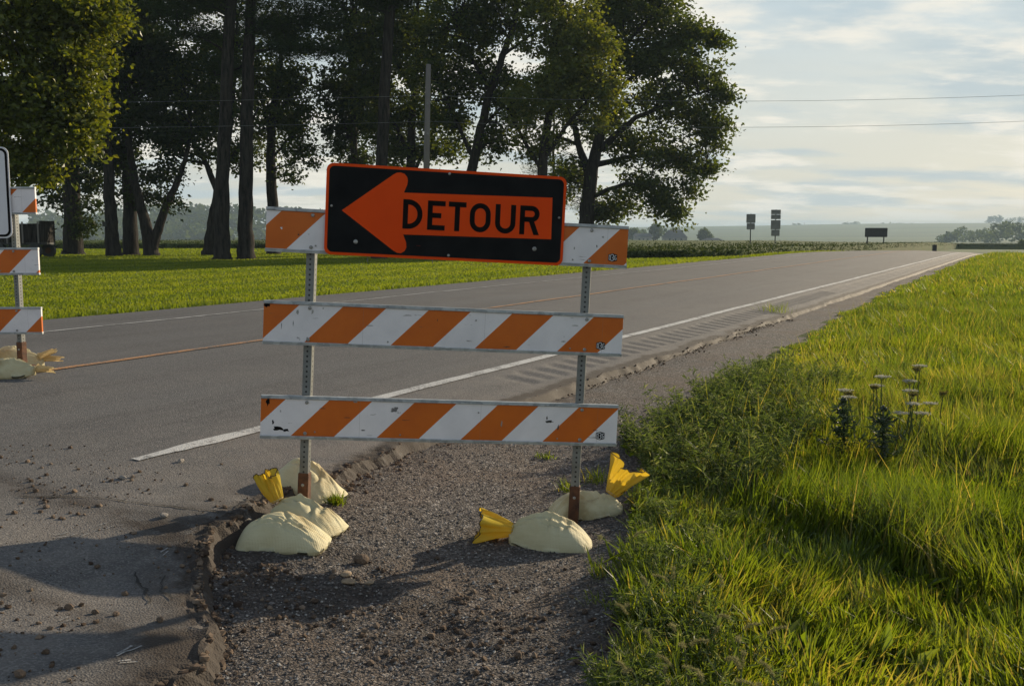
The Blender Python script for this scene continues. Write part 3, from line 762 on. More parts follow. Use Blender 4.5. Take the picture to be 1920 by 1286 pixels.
rail_b = rail(bar, zb_, 0.225 - RAIL_L / 2 + 0.015, 4.7, 0.088)
zl_ = bar_local(558, 945)[1]; zr_ = bar_local(1078, 995)[1]
posts(bar, zl_ - 0.06, zr_ - 0.04, zt + 0.10, bar_local(560, 885)[1], bar_local(1080, 910)[1], R(-14))

def scuffs(rail_root, seed, spots):
    rng = np.random.default_rng(seed)
    for (x, z, w, h, mt) in spots:
        n = 11; a = np.linspace(0, 2 * np.pi, n, endpoint=False); rr = rng.uniform(0.35, 1.0, n)
        mb = MB(); mb.prism([(x + w / 2 * r * math.cos(q), z + h / 2 * r * math.sin(q)) for q, r in zip(a, rr)], -RAIL_D / 2 + 0.004, -RAIL_D / 2 + 0.0034); mb.build('scuff', MT[mt], rail_root)
RAILS = [rail_m, rail_t, rail_b]
def pxs(rz, items): return [(bar_local(u, v)[0], bar_local(u, v)[1] - rz, w, h, m) for u, v, w, h, m in items]
scuffs(RAILS[0], 1, pxs(0.0, [(501, 571, .04, .04, 'letter'), (558, 585, .022, .035, 'bolt'), (586, 585, .015, .025, 'bolt'), (528, 610, .004, .04, 'dark_metal'), (550, 606, .004, .04, 'dark_metal'), (606, 578, .012, .01, 'bolt'), (950, 650, .05, .006, 'dark_metal'), (1055, 640, .03, .006, 'dark_metal'), (820, 600, .006, .02, 'dark_metal')]))
scuffs(RAILS[1], 2, pxs(zt, [(528, 428, .016, .018, 'sign_white'), (1130, 445, .016, .016, 'bolt'), (1118, 462, .008, .02, 'dark_metal'), (560, 440, .012, .01, 'dark_metal'), (1076, 465, .01, .02, 'bolt')]))
scuffs(RAILS[2], 3, pxs(zb_, [(503, 752, .035, .06, 'letter'), (522, 803, .07, .03, 'letter'), (536, 806, .05, .02, 'letter'), (512, 790, .012, .03, 'letter'), (666, 753, .03, .012, 'bolt'), (940, 793, .012, .045, 'bolt'), (1030, 790, .05, .02, 'dark_metal'), (1046, 800, .012, .04, 'dark_metal'), (1025, 783, .01, .03, 'dark_metal'), (605, 765, .06, .005, 'dark_metal'), (650, 782, .04, .005, 'dark_metal'), (680, 806, .03, .008, 'dark_metal'), (1115, 806, .05, .005, 'dark_metal'), (760, 787, .07, .004, 'dark_metal')]))
# detour sign bolted on the top rail
sx_, sz_ = bar_local(837.5, 404)
SW, SH = 1.192, 0.446
sg_ = empty('detour_sign'); sg_.parent = bar; sg_.location = (sx_, -RAIL_D / 2 - 0.012, sz_)
mb = MB(); mb.prism(rrect(SW, SH, 0.035), 0.004, 0.0); mb.build('sign_panel', MT['sign_orange'], sg_)
mb = MB(); mb.prism(rrect(SW - 0.028, SH - 0.028, 0.026), -0.0005, -0.0015); mb.build('black_field', MT['sign_black'], sg_)
def sl(u, v):
    a, b = bar_local(u, v); return a - sx_, b - sz_
tip = sl(641, 395); 
A = [sl(737, 326.5), sl(763, 340), sl(757, 362), sl(1034, 371.5), sl(1031, 449), sl(755, 440), sl(760, 461), sl(737, 473)]
poly = [tip, sl(738, 328), sl(744, 325), sl(751, 324.5), sl(758, 327), sl(763, 333), sl(764.5, 340), sl(763, 348), sl(757, 362), sl(1034, 371.5), sl(1031.5, 449), sl(755.5, 440), sl(761, 455), sl(761.5, 464), sl(758, 471), sl(751, 475), sl(744, 474), sl(737, 470)]
mb = MB(); mb.prism(poly[::-1], -0.0018, -0.0028); mb.build('arrow', MT['sign_orange'], sg_)
mb = MB()
x0 = sl(755, 430)[0]; zb0 = sl(755, 429)[1]; hh = sl(755, 374)[1] - zb0
for ch, ua, ub in (('D', 755, 791.5), ('E', 801, 834), ('T', 840, 873), ('O', 880, 919), ('U', 927.5, 965.5), ('R', 973.5, 1010)):
    xa, z_a = sl(ua, 402); xb, _ = sl(ub, 402)
    zc2 = zb0 + (xa - x0) * 0.004
    glyph(mb, ch, xa, zc2, xb - xa, hh, 0.0250, -0.0031, 0.001)
mb.build('lettering', MT['letter'], sg_)
for u, v, r in ((667, 453.5, 0.011), (1000, 467, 0.011), (842, 327, 0.007), (840, 479, 0.007), (622, 386.5, 0.006), (1046, 409, 0.006)):
    a, b = sl(u, v); mb = MB(); disc(mb, (a, -0.003, b), r, 0.004); mb.build('bolt', MT['bolt'], sg_)

# second barricade, cut by the left edge of the picture
YB = 7.95
PR2 = at(73, 490, YB); ex2 = Vector((1, 0.03, 0)).normalized(); ez2 = Vector((0, 0, 1)); ey2 = ez2.cross(ex2)
C2 = PR2 - ex2 * RAIL_L / 2
M2 = Matrix(((ex2.x, ey2.x, 0, C2.x), (ex2.y, ey2.y, 0, C2.y), (0, 0, 1, C2.z), (0, 0, 0, 1)))
bar2 = empty('barricade', M=M2)
tag(bar2, 'striped barricade with the white sign, cut off at the left edge', 'barricade')
PXM = F / YB
rail(bar2, 0.0, 0.975, 7.1, 0.0)
rail(bar2, 112 / PXM, 0.89, 8.4, 0.0)
rail(bar2, -111 / PXM, 0.872, 9.9, 0.0)
zg2 = 0.39 - C2.z
POSTZ = zg2 + 0.02
posts(bar2, POSTZ, POSTZ, 112 / PXM + 0.1, (490 - 640) / PXM, (490 - 640) / PXM, R(-20))
sg2 = empty('white_sign'); sg2.parent = bar2; sg2.location = (0.0, -RAIL_D / 2 - 0.012, (490 - 363.5) / PXM)
W2, H2 = 2 * (RAIL_L / 2 - 43 / PXM), 167 / PXM
mb = MB(); mb.prism(rrect(W2, H2, 0.055), 0.004, 0.0); mb.build('sign_panel', MT['sign_white'], sg2)
mb = MB(); mb.prism(rrect(W2 - 0.022, H2 - 0.022, 0.050), -0.0005, -0.0015); mb.build('border', MT['letter'], sg2)
mb = MB(); mb.prism(rrect(W2 - 0.058, H2 - 0.058, 0.036), -0.0018, -0.0028); mb.build('white_field', MT['sign_white'], sg2)
mb = MB(); glyph(mb, 'C', W2 / 2 - 35 / PXM - 0.10 + 0.012, (363.5 - 423) / PXM, 0.105, 46 / PXM, 0.026, -0.0031, 0.001); mb.build('lettering', MT['letter'], sg2)

# ------------------------------------------------------------------ sandbags
def superbag(name, L, W, H, seed, parent=None, pinch=0.0, peak=(0.0, 0.0), ridge=0.0, spill=0.0):
    """a filled sack lying down: two sheets sewn along a seam near the ground; pinch gathers the -x end"""
    rng = np.random.default_rng(seed); n = 61
    a, b = np.meshgrid(np.linspace(-1, 1, n), np.linspace(-1, 1, n), indexing='ij')
    # square sheet pulled in along its sides, so the corners stay out as ears
    ax = a * (1 - 0.10 * b ** 2 * np.abs(a) ** 2); by = b * (1 - 0.10 * a ** 4 * np.abs(b) ** 2 - 0.07 * (1 - a ** 2) * np.abs(b) ** 3)
    nar = 1 - pinch * smooth(0.15, -1.0, a)
    X = ax * L / 2 * (1 + 0.03 * rng.normal()); Yy = by * W / 2 * nar
    a2 = np.clip((a - peak[0]) / (1 + np.where(a > peak[0], -peak[0], peak[0])), -1, 1); b2 = np.clip((b - peak[1]) / (1 + np.where(b > peak[1], -peak[1], peak[1])), -1, 1)
    prof = (1 - np.abs(a2) ** 2.1) ** np.where(a2 > 0, 0.85, 0.62) * (1 - np.abs(b2) ** 2.2) ** 0.60
    gath = pinch * smooth(-0.55, -1.0, a)
    prof = np.maximum(prof, gath * 0.50 * (1 - np.abs(b) ** 2) ** 0.5)
    ph = rng.random(12) * 6.28
    ed = np.maximum(np.abs(a), np.abs(b))
    rip = sum(np.sin(b * f + ph[k] + a * 1.3) / f for k, f in enumerate((9, 16, 27))) * smooth(0.35, 0.95, np.abs(a)) * 3.0
    rip = rip + sum(np.sin(a * f + ph[4 + k]) / f for k, f in enumerate((8, 14, 23))) * smooth(0.4, 0.95, np.abs(b)) * 2.4
    crease = 0
    for k in range(11):
        th = rng.uniform(-0.5, 0.5) + (0 if k % 2 else 1.3); o = rng.uniform(-0.6, 0.6); w = rng.uniform(0.02, 0.10)
        q = (a * math.sin(th) + b * math.cos(th)) - o; l = a * math.cos(th) - b * math.sin(th) - rng.uniform(-0.5, 0.5)
        crease = crease + rng.uniform(0.5, 1.0) * (np.exp(-((q - w) / w) ** 2) * 0.7 - np.exp(-(q / w) ** 2)) * np.exp(-(l / 0.55) ** 2)
    fan = np.sin(np.arctan2(b, a + 1.05) * 13 + ph[10]) * np.exp(-np.hypot(b, a + 1.0) / 0.6) * pinch
    lump = fbm(a * 1.4 + seed, b * 1.4 + 3, 3) - 0.5
    top = H * prof * (1 + 0.35 * lump) + (0.009 * rip + 0.011 * crease * (1 - ed ** 6) + 0.020 * fan) * (0.3 + prof)
    if ridge:
        top = top + ridge * np.exp(-((b - 0.25 * a - 0.1) / 0.10) ** 2) * prof
    seamz = 0.000 + 0.003 * np.sin(a * 5 + ph[9]) + 0.04 * gath
    zt_ = seamz + top
    zb_2 = seamz - np.minimum(0.02, 1.4 * H * prof)
    bulge = 1 - 0.02 * prof
    Vt = np.stack([X * bulge, Yy * bulge, zt_], -1).reshape(-1, 3); Vb = np.stack([X, Yy, zb_2], -1).reshape(-1, 3)
    Fg = grid_faces(n, n)
    V = np.concatenate([Vt, Vb]); Fq = np.concatenate([Fg[:, ::-1], Fg + n * n])
    rimi = np.concatenate([np.arange(n), np.arange(1, n) * n + n - 1, (n - 1) * n + np.arange(n - 2, -1, -1), np.arange(n - 2, 0, -1) * n])
    r2 = np.roll(rimi, -1)
    Fq = np.concatenate([Fq, np.stack([rimi, r2, r2 + n * n, rimi + n * n], 1)])
    return mesh_np('bag_body', V, Fq, MT['bag'], parent, True)
def neck(parent, base, dirv, length, r0, r1, seed, flat_=0.45, hem=True, mat='neck', name='neck', roll=0.0):
    """gathered open mouth of a bag: folds flaring out from the tie, dark hem thread along the rim"""
    rng = np.random.default_rng(seed)
    d = Vector(dirv).normalized(); side = d.cross(Vector((0, 0, 1))).normalized(); up = side.cross(d)
    if roll:
        q = Matrix.Rotation(roll, 3, d); side = q @ side; up = q @ up
    nu, nv = 14, 64; V = []; rim = []
    ph = rng.random(5) * 6.28
    for i in range(nu):
        a = i / (nu - 1); rad = r0 + (r1 - r0) * a ** 0.85
        for k in range(nv):
            q = 2 * math.pi * k / nv
            w = 1 + a * (0.30 * math.sin(2 * q + ph[0]) + 0.26 * math.sin(5 * q + ph[1] + 1.5 * a) + 0.16 * math.sin(11 * q + ph[2] + 2 * a) + 0.10 * math.sin(17 * q + ph[3])) + (1 - a) * 0.12 * math.sin(11 * q + ph[3])
            ln = length * a * (1 + 0.16 * a * math.sin(2 * q + ph[4]) + 0.05 * a * math.sin(7 * q + ph[1]))
            p = Vector(base) + d * ln + side * (math.cos(q) * rad * w) + up * (math.sin(q) * rad * w * (1 - (1 - flat_) * a))
            V.append(p)
            if i == nu - 1: rim.append(p)
    Fs = [(i * nv + k, i * nv + (k + 1) % nv, (i + 1) * nv + (k + 1) % nv, (i + 1) * nv + k) for i in range(nu - 1) for k in range(nv)]
    o = mesh_np(name, [tuple(v) for v in V], np.array(Fs), MT[mat], parent, True)
    if hem:
        mb = MB(); mb.tube(rim + [rim[0]], 0.0022, 5, cap=False); mb.build('hem', MT['hem'], o)
    # the tie
    mb = MB(); ring = [Vector(base) + d * 0.006 + (side * math.cos(2 * math.pi * k / 16) + up * math.sin(2 * math.pi * k / 16)) * (r0 * 1.12) for k in range(17)]
    mb.tube(ring, 0.0035, 5, cap=False); mb.build('tie', MT['tail'], parent)
    return o
def gz_at(x, y): return float(ground_z(np.array(x), np.array(y)))
def sandbag(label, u, v, L, W, H, yaw, seed, z=None, roll=0.0, pitch=0.0, lift=0.0, **kw):
    p = gp(u, v, 0.03 if z is None else z)
    if z is None:
        p = gp(u, v, gz_at(p.x, p.y)); p.z = gz_at(p.x, p.y)
    p.z += lift
    root = empty('sandbag', p); root.rotation_euler = (roll, pitch, yaw)
    tag(root, label, 'sandbag', 'sandbags weighing down the barricades')
    superbag('bag', L, W, H, seed, parent=root, **kw)
    return root
b1 = sandbag('plump cream sandbag lying in front of the left post', 533, 1010, 0.42, 0.28, 0.140, R(-2), 21, peak=(-0.2, 0.0))
b2 = sandbag('cream sandbag with an open yellow neck at the left post', 574, 982, 0.39, 0.27, 0.125, R(-22), 22, pinch=0.5, peak=(-0.25, 0.0), ridge=0.014, lift=0.025, pitch=R(7))
neck(b2, (-0.165, -0.01, 0.085), (-0.55, -0.10, 0.82), 0.14, 0.026, 0.072, 5, 0.55, roll=0.5)
b3 = sandbag('cream sandbag behind the left post with brown stains', 576, 944, 0.40, 0.29, 0.160, R(-28), 23, peak=(-0.3, 0.1), ridge=0.015, pitch=R(8), lift=0.01)
b4 = sandbag('cream sandbag in front of the right post, its yellow neck spread left', 1032, 1020, 0.40, 0.27, 0.145, R(-8), 24, pinch=0.5, peak=(-0.15, 0.1), ridge=0.015)
neck(b4, (-0.18, 0.0, 0.065), (-1.0, 0.15, 0.08), 0.165, 0.024, 0.095, 8, 0.9)
b5 = sandbag('cream sandbag in the weeds behind the right post, yellow neck upright', 1098, 962, 0.40, 0.27, 0.115, R(190), 25, peak=(0.1, 0.0), ridge=0.015, pinch=0.4)
neck(b5, (-0.15, -0.03, 0.085), (-0.55, -0.1, 0.75), 0.18, 0.030, 0.10, 12, 0.5, roll=0.3)
zb2 = 0.395
b6 = sandbag('cream sandbag with a twisted tail at the left barricade, nearer one', 12, 704, 0.50, 0.28, 0.140, R(178), 26, zb2, pinch=0.7)
b7 = sandbag('cream sandbag with two tails at the left barricade, farther one', 20, 690, 0.52, 0.28, 0.175, R(186), 27, zb2, pinch=0.6)
neck(b6, (-0.25, 0, 0.06), (-1, 0.05, -0.10), 0.13, 0.028, 0.020, 31, 0.8, False, 'tail', 'tail')
neck(b7, (-0.25, -0.03, 0.075), (-1, 0.25, -0.02), 0.16, 0.026, 0.020, 33, 0.8, False, 'tail', 'tail')
neck(b7, (-0.24, 0.03, 0.095), (-1, -0.25, 0.40), 0.13, 0.026, 0.022, 34, 0.8, False, 'tail', 'tail')

# ------------------------------------------------------------------ stones, clods, pebbles
def rock_mesh(name, r, seed, sub=2, squash=0.7, rough=0.28):
    rng = np.random.default_rng(seed)
    bm = bmesh.new(); bmesh.ops.create_icosphere(bm, subdivisions=sub, radius=1.0)
    dirs = rng.normal(size=(14, 3)); dirs /= np.linalg.norm(dirs, axis=1)[:, None]; cut = rng.uniform(0.62, 0.95, 14)
    for v in bm.verts:
        p = np.array(v.co); k = 1.0
        for d_, c_ in zip(dirs, cut):
            q = p @ d_
            if q > c_: k = min(k, c_ / q)
        k *= 1 + rough * 0.25 * (rng.random() - 0.5)
        v.co = Vector(p * k * np.array([1.15, 0.9, squash]) * r)
    me = bpy.data.meshes.new(name); bm.to_mesh(me); bm.free()
    return me
def surf_z(x, y):
    s_, t_ = xy2st(x, y)
    zg = gz_at(x, y)
    if s_ > float(edge_s(t_)): return max(zg, float(road_z(s_, t_)))
    return zg
def stone(name, label, u, v, z, r, seed, mat, squash=0.7, cat='stone', group=None, sub=2):
    p = gp(u, v, z); p = gp(u, v, surf_z(p.x, p.y)); p = gp(u, v, surf_z(p.x, p.y))
    me = rock_mesh(name, r, seed, sub, squash); me.materials.append(mat)
    o = bpy.data.objects.new(name, me); COL.objects.link(o); o.location = (p.x, p.y, surf_z(p.x, p.y) + r * squash * 0.55); o.rotation_euler.z = seed * 1.3
    return tag(o, label, cat, group)
stone('stone', 'small stone on the pavement below the end of the white line, farther one', 339, 872, .2, 0.020, 1, MT['stone'], group='loose stones on the pavement')
stone('stone', 'small stone on the pavement left of the white line end', 230, 902, .2, 0.020, 2, MT['stone'], group='loose stones on the pavement')
stone('stone', 'pale stone beside the long crack in the pavement', 308, 970, .2, 0.022, 3, MT['stone'], group='loose stones on the pavement')
stone('stone', 'dark stone in the bottom left corner of the pavement', 37, 1268, .1, 0.022, 4, MT['mud'], group='loose stones on the pavement')
stone('dirt_clod', 'largest grey dirt clod on the gravel between the sandbags', 676, 1055, 0, 0.036, 5, MT['mud'], 0.75, 'clod', 'dirt clods')
stone('paver_fragment', 'broken tan fragment on the gravel, the upper one', 648, 1078, 0, 0.030, 6, MT['brick'], 0.4, 'fragment', 'broken tan fragments')
stone('paver_fragment', 'broken tan fragment on the gravel, lower left one', 655, 1094, 0, 0.034, 7, MT['brick'], 0.35, 'fragment', 'broken tan fragments')
stone('paver_fragment', 'broken tan fragment on the gravel, lower right one', 692, 1094, 0, 0.022, 8, MT['brick'], 0.4, 'fragment', 'broken tan fragments')
for k, (u, v, r, lb) in enumerate(((808, 1195, .018, 'round clod on the gravel, centre of the foreground'), (852, 1222, .018, 'clod on the gravel just left of a pair near the bottom'), (972, 1232, .020, 'clod on the gravel near the bottom, nearest the weeds'),
        (725, 1226, .015, 'small clod standing alone at the bottom of the gravel'), (962, 1202, .012, 'tiny clod on the gravel below the right sandbag'), (300, 1165, .016, 'clod at the edge of the broken pavement near the bottom'),
        (178, 1150, .014, 'clod in the row on the pavement, second from the right'), (218, 1153, .014, 'clod in the row on the pavement, the rightmost'), (130, 1142, .018, 'clod in the row on the pavement, the largest'),
        (430, 1226, .018, 'clod on the gravel near the bottom, left of centre'), (522, 1188, .016, 'clod on the gravel inside the lower shadow'))):
    stone('dirt_clod', lb, u, v, 0.02, r, 40 + k, MT['mud'], 0.8, 'clod', 'dirt clods')

def scatter_rocks(name, P, Rr, mat, seed, label, hi=False):
    rng = np.random.default_rng(seed)
    if hi:
        g = (1 + 5 ** 0.5) / 2
        base = np.array([[-1, g, 0], [1, g, 0], [-1, -g, 0], [1, -g, 0], [0, -1, g], [0, 1, g], [0, -1, -g], [0, 1, -g], [g, 0, -1], [g, 0, 1], [-g, 0, -1], [-g, 0, 1]]) / 1.9
        tri = np.array([[0, 11, 5], [0, 5, 1], [0, 1, 7], [0, 7, 10], [0, 10, 11], [1, 5, 9], [5, 11, 4], [11, 10, 2], [10, 7, 6], [7, 1, 8], [3, 9, 4], [3, 4, 2], [3, 2, 6], [3, 6, 8], [3, 8, 9], [4, 9, 5], [2, 4, 11], [6, 2, 10], [8, 6, 7], [9, 8, 1]])
    else:
        base = np.array([[1, 0, 0], [-1, 0, 0], [0, 1, 0], [0, -1, 0], [0, 0, 1], [0, 0, -1.0]])
        tri = np.array([[0, 2, 4], [2, 1, 4], [1, 3, 4], [3, 0, 4], [2, 0, 5], [1, 2, 5], [3, 1, 5], [0, 3, 5]])
    nb = len(base)
    n = len(P)
    B = base[None] * (0.7 + 0.5 * rng.random((n, nb, 1))) + (rng.random((n, nb, 3)) - 0.5) * 0.4
    B[:, :, 2] *= 0.75
    V = P[:, None, :] + B * Rr[:, None, None]
    Fc = (tri[None] + (np.arange(n) * nb)[:, None, None]).reshape(-1, 3)
    o = mesh_np(name, V.reshape(-1, 3), Fc, mat, None, False, np.repeat(rng.random(n), nb))
    return tag(o, label, kind='stuff')
# lumps of broken asphalt along the crumbling edge
n = 2600; tq = np.concatenate([RNG.uniform(1.9, 4.6, 1700), RNG.uniform(4.6, 16, n - 1700)]); sq = edge_s(tq) - np.abs(RNG.normal(0, 0.07, n)) + 0.04; x_, y_ = st2xy(sq, tq)
rad = (0.005 + 0.016 * RNG.random(n) ** 4) * np.where(tq > 4.6, 0.7, 1.0); scatter_rocks('broken_asphalt', np.stack([x_, y_, np.maximum(ground_z(x_, y_), np.where(sq > edge_s(tq), road_z(sq, tq) - 0.01, -9)) + rad * 0.25], 1), rad, MT['crumb'], 9, 'lumps of broken asphalt along the crumbling edge', True)
n = 26000
gx = RNG.uniform(-1.9, 1.1, n); gy = 2.9 + 5.0 * RNG.random(n) ** 1.6
s_, t_ = xy2st(gx, gy); ok = (s_ > grass_edge(t_) - 0.25) & (s_ < edge_s(t_) - 0.02)
gx, gy = gx[ok], gy[ok]; rad = 0.0035 + 0.006 * RNG.random(len(gx)) ** 3
scatter_rocks('pebbles', np.stack([gx, gy, ground_z(gx, gy) + rad * 0.3], 1), rad, MT['pebble'], 3, 'loose pebbles on the gravel shoulder')
n = 9000
gt = np.where(RNG.random(n) < 0.6, RNG.normal(3.15, 0.28, n), RNG.normal(2.05, 0.22, n)); gs = RNG.uniform(1.2, 5.2, n)
e_ = edge_s(gt); near = RNG.random(n) < np.where(gs > e_, 0.30, 0.8); gt, gs = gt[near], gs[near]
n2 = 1600; t2 = RNG.uniform(2.2, 16, n2); gt = np.concatenate([gt, t2]); gs = np.concatenate([gs, edge_s(t2) - np.abs(RNG.normal(0, 0.10, n2)) + 0.02])
x_, y_ = st2xy(gs, gt); keep = fbm(x_ * 3, y_ * 3) > 0.42; x_, y_, gs, gt = x_[keep], y_[keep], gs[keep], gt[keep]
zz = np.where(gs > edge_s(gt), road_z(gs, gt), ground_z(x_, y_)); rad = 0.003 + 0.013 * RNG.random(len(x_)) ** 5
scatter_rocks('dirt_crumbs', np.stack([x_, y_, zz + rad * 0.3], 1), rad, MT['crumb'], 4, 'crumbs of dried mud along the broken pavement', True)

# ------------------------------------------------------------------ trees
def leaf_cloud(P, size, rng, droop=0.3, aspect=0.62, elong=1.0):
    """one folded leaf (4 points, 2 triangles) at every point"""
    n = len(P)
    d = rng.normal(size=(n, 3)); d[:, 2] = d[:, 2] * 0.6 - droop; d /= np.linalg.norm(d, axis=1)[:, None]
    r = rng.normal(size=(n, 3)); sd = np.cross(d, r); sd /= np.linalg.norm(sd, axis=1)[:, None]
    nm = np.cross(sd, d)
    s = (size * (0.6 + 0.8 * rng.random(n)))[:, None]
    a = P; b = P + d * s * elong
    m = P + d * s * 0.45 * elong
    l = m + sd * s * aspect * 0.5 + nm * s * 0.12; q = m - sd * s * aspect * 0.5 + nm * s * 0.12
    V = np.stack([a, l, b, q], 1).reshape(-1, 3)
    i = np.arange(n)[:, None] * 4
    return V, np.concatenate([i + np.array([[0, 1, 2]]), i + np.array([[0, 2, 3]])])
def tree(name, label, Y, trunk, limbs, blobs, leaf, mat, seed, per=60, clump=0.55, group=None, kind='leaf', cat='tree', ground=None, bark='bark'):
    """trunk: (u, v, radius m) up from the base; limbs: lists of (u, v, dy, radius); blobs: (u, v, ru, rv, ry m, dy, count)"""
    rng = np.random.default_rng(seed); k = F / Y
    base = at(trunk[0][0], trunk[0][1], Y)
    zg = base.z if ground is None else ground
    base.z = zg
    root = empty(name, base); tag(root, label, cat, group)
    mb = MB()
    pts = [at(u, v, Y) - base for u, v, r in trunk]; pts[0] = Vector((0, 0, -0.15)); rad = [r for u, v, r in trunk]
    pts = [Vector((0, 0, -0.15)), pts[0].lerp(pts[1], 0.10) + Vector((0, 0, 0.1))] + pts[1:]; rad = [rad[0] * 1.35, rad[0] * 1.03] + rad[1:]
    # smooth the trunk line
    def densify(pp, rr, m=4):
        P_, R_ = [], []
        for i in range(len(pp) - 1):
            for q in range(m):
                w = q / m; P_.append(pp[i].lerp(pp[i + 1], w) + Vector(rng.normal(size=3) * 0.02)); R_.append(rr[i] * (1 - w) + rr[i + 1] * w)
        P_.append(pp[-1]); R_.append(rr[-1]); return P_, R_
    tp, trr = densify(pts, rad); mb.tube(tp, trr, 10)
    nodes = [p for p in tp[4:]]
    nrad = [r for r in trr[4:]]
    for lb in limbs:
        lp = [at(u, v, Y) + Vector((0, dy, 0)) - base for u, v, dy, r in lb]; lr = [r for *_, r in lb]
        lp, lr = densify(lp, lr); mb.tube(lp, lr, 7); nodes += lp[1:]; nrad += lr[1:]
    NA = np.array([tuple(p) for p in nodes]); NR = np.array(nrad)
    Pl = []
    for (u, v, ru, rv, ry, dy, cnt) in blobs:
        c = at(u, v, Y) + Vector((0, dy, 0)) - base
        cnt = int(cnt * 1.22)
        g = rng.normal(size=(cnt, 3)); g /= np.linalg.norm(g, axis=1)[:, None]; g *= (rng.random((cnt, 1)) ** 0.42)
        cs = np.array(c)[None] + g * np.array([ru / k, ry, rv / k])[None]
        for p in cs:
            # twig from the nearest limb
            dd = np.linalg.norm(NA - p, axis=1) + np.maximum(NA[:, 2] - p[2], 0) * 0.8
            j = int(dd.argmin()); a = NA[j]
            if dd[j] > 0.5:
                mid = a * 0.5 + p * 0.5 + rng.normal(size=3) * 0.10 * dd[j] + np.array([0, 0, 0.10 * dd[j]])
                r0 = min(NR[j] * 0.6, 0.018 + 0.012 * dd[j])
                mb.tube([Vector(a), Vector(mid), Vector(p)], [r0, r0 * 0.6, 0.008], 4, cap=False)
            m = max(6, int(per * (0.5 + rng.random())))
            if kind == 'leaf':
                q = rng.normal(size=(m, 3)) * np.array([1, 1, 0.55]) * clump * (0.6 + 0.7 * rng.random())
                q[:, 2] -= 0.10 * np.hypot(q[:, 0], q[:, 1])
            else:
                ax = p - a; ax = ax / (np.linalg.norm(ax) + 1e-6)
                q = rng.normal(size=(m, 3)) * np.array([0.8, 0.8, 0.22]) * clump + ax[None] * (rng.random((m, 1)) - 0.6) * 1.0
            Pl.append(p[None] + q)
    trunk_o = mb.build('trunk', MT[bark], root, True)
    if Pl:
        P = np.concatenate(Pl)
        if kind == 'leaf': V, Fc = leaf_cloud(P, leaf * 1.17, rng)
        else: V, Fc = leaf_cloud(P, leaf, rng, -0.1, 0.16, 1.6)
        tn = np.repeat(np.clip(rng.normal(0.5, 0.22, len(P)), 0, 1), 4)
        mesh_np('crown', V, Fc, MT[mat], root, False, tn)
    return root
LZ = 0.24
TG = 'trees on the lawn'
# overhanging tree at the upper left
tree('shade_tree', 'bright green leafy tree overhanging the upper left corner', 24, [(-190, 560, .32), (-185, 300, .27), (-160, 60, .2), (-120, -150, .13)],
     [[(-180, 280, 0, .13), (-80, 200, -.3, .09), (60, 170, -.3, .05), (150, 190, -.2, .02)], [(-165, 100, 0, .13), (-40, 40, .3, .09), (90, 20, 0, .05), (180, 40, 0, .025)], [(-185, 330, 0, .1), (-100, 290, .2, .06), (0, 280, .2, .03), (60, 300, .2, .02)], [(-150, 0, 0, .12), (-30, -80, 0, .08), (120, -90, 0, .04)]],
     [(60, 40, 150, 90, 1.6, 0, 70), (170, 20, 50, 50, .8, 0, 22), (110, 130, 85, 60, 1.1, 0, 42), (60, 210, 110, 70, 1.3, 0, 55), (150, 215, 32, 45, .6, 0, 16), (30, 300, 45, 32, .6, 0, 18), (66, 318, 16, 24, .3, 0, 6), (130, 262, 28, 26, .5, 0, 8), (-120, 100, 160, 200, 2.2, 0, 80), (20, -120, 200, 80, 2, 0, 70)],
     .115, 'bright_leaf', 101, 110, .27, TG, ground=LZ)
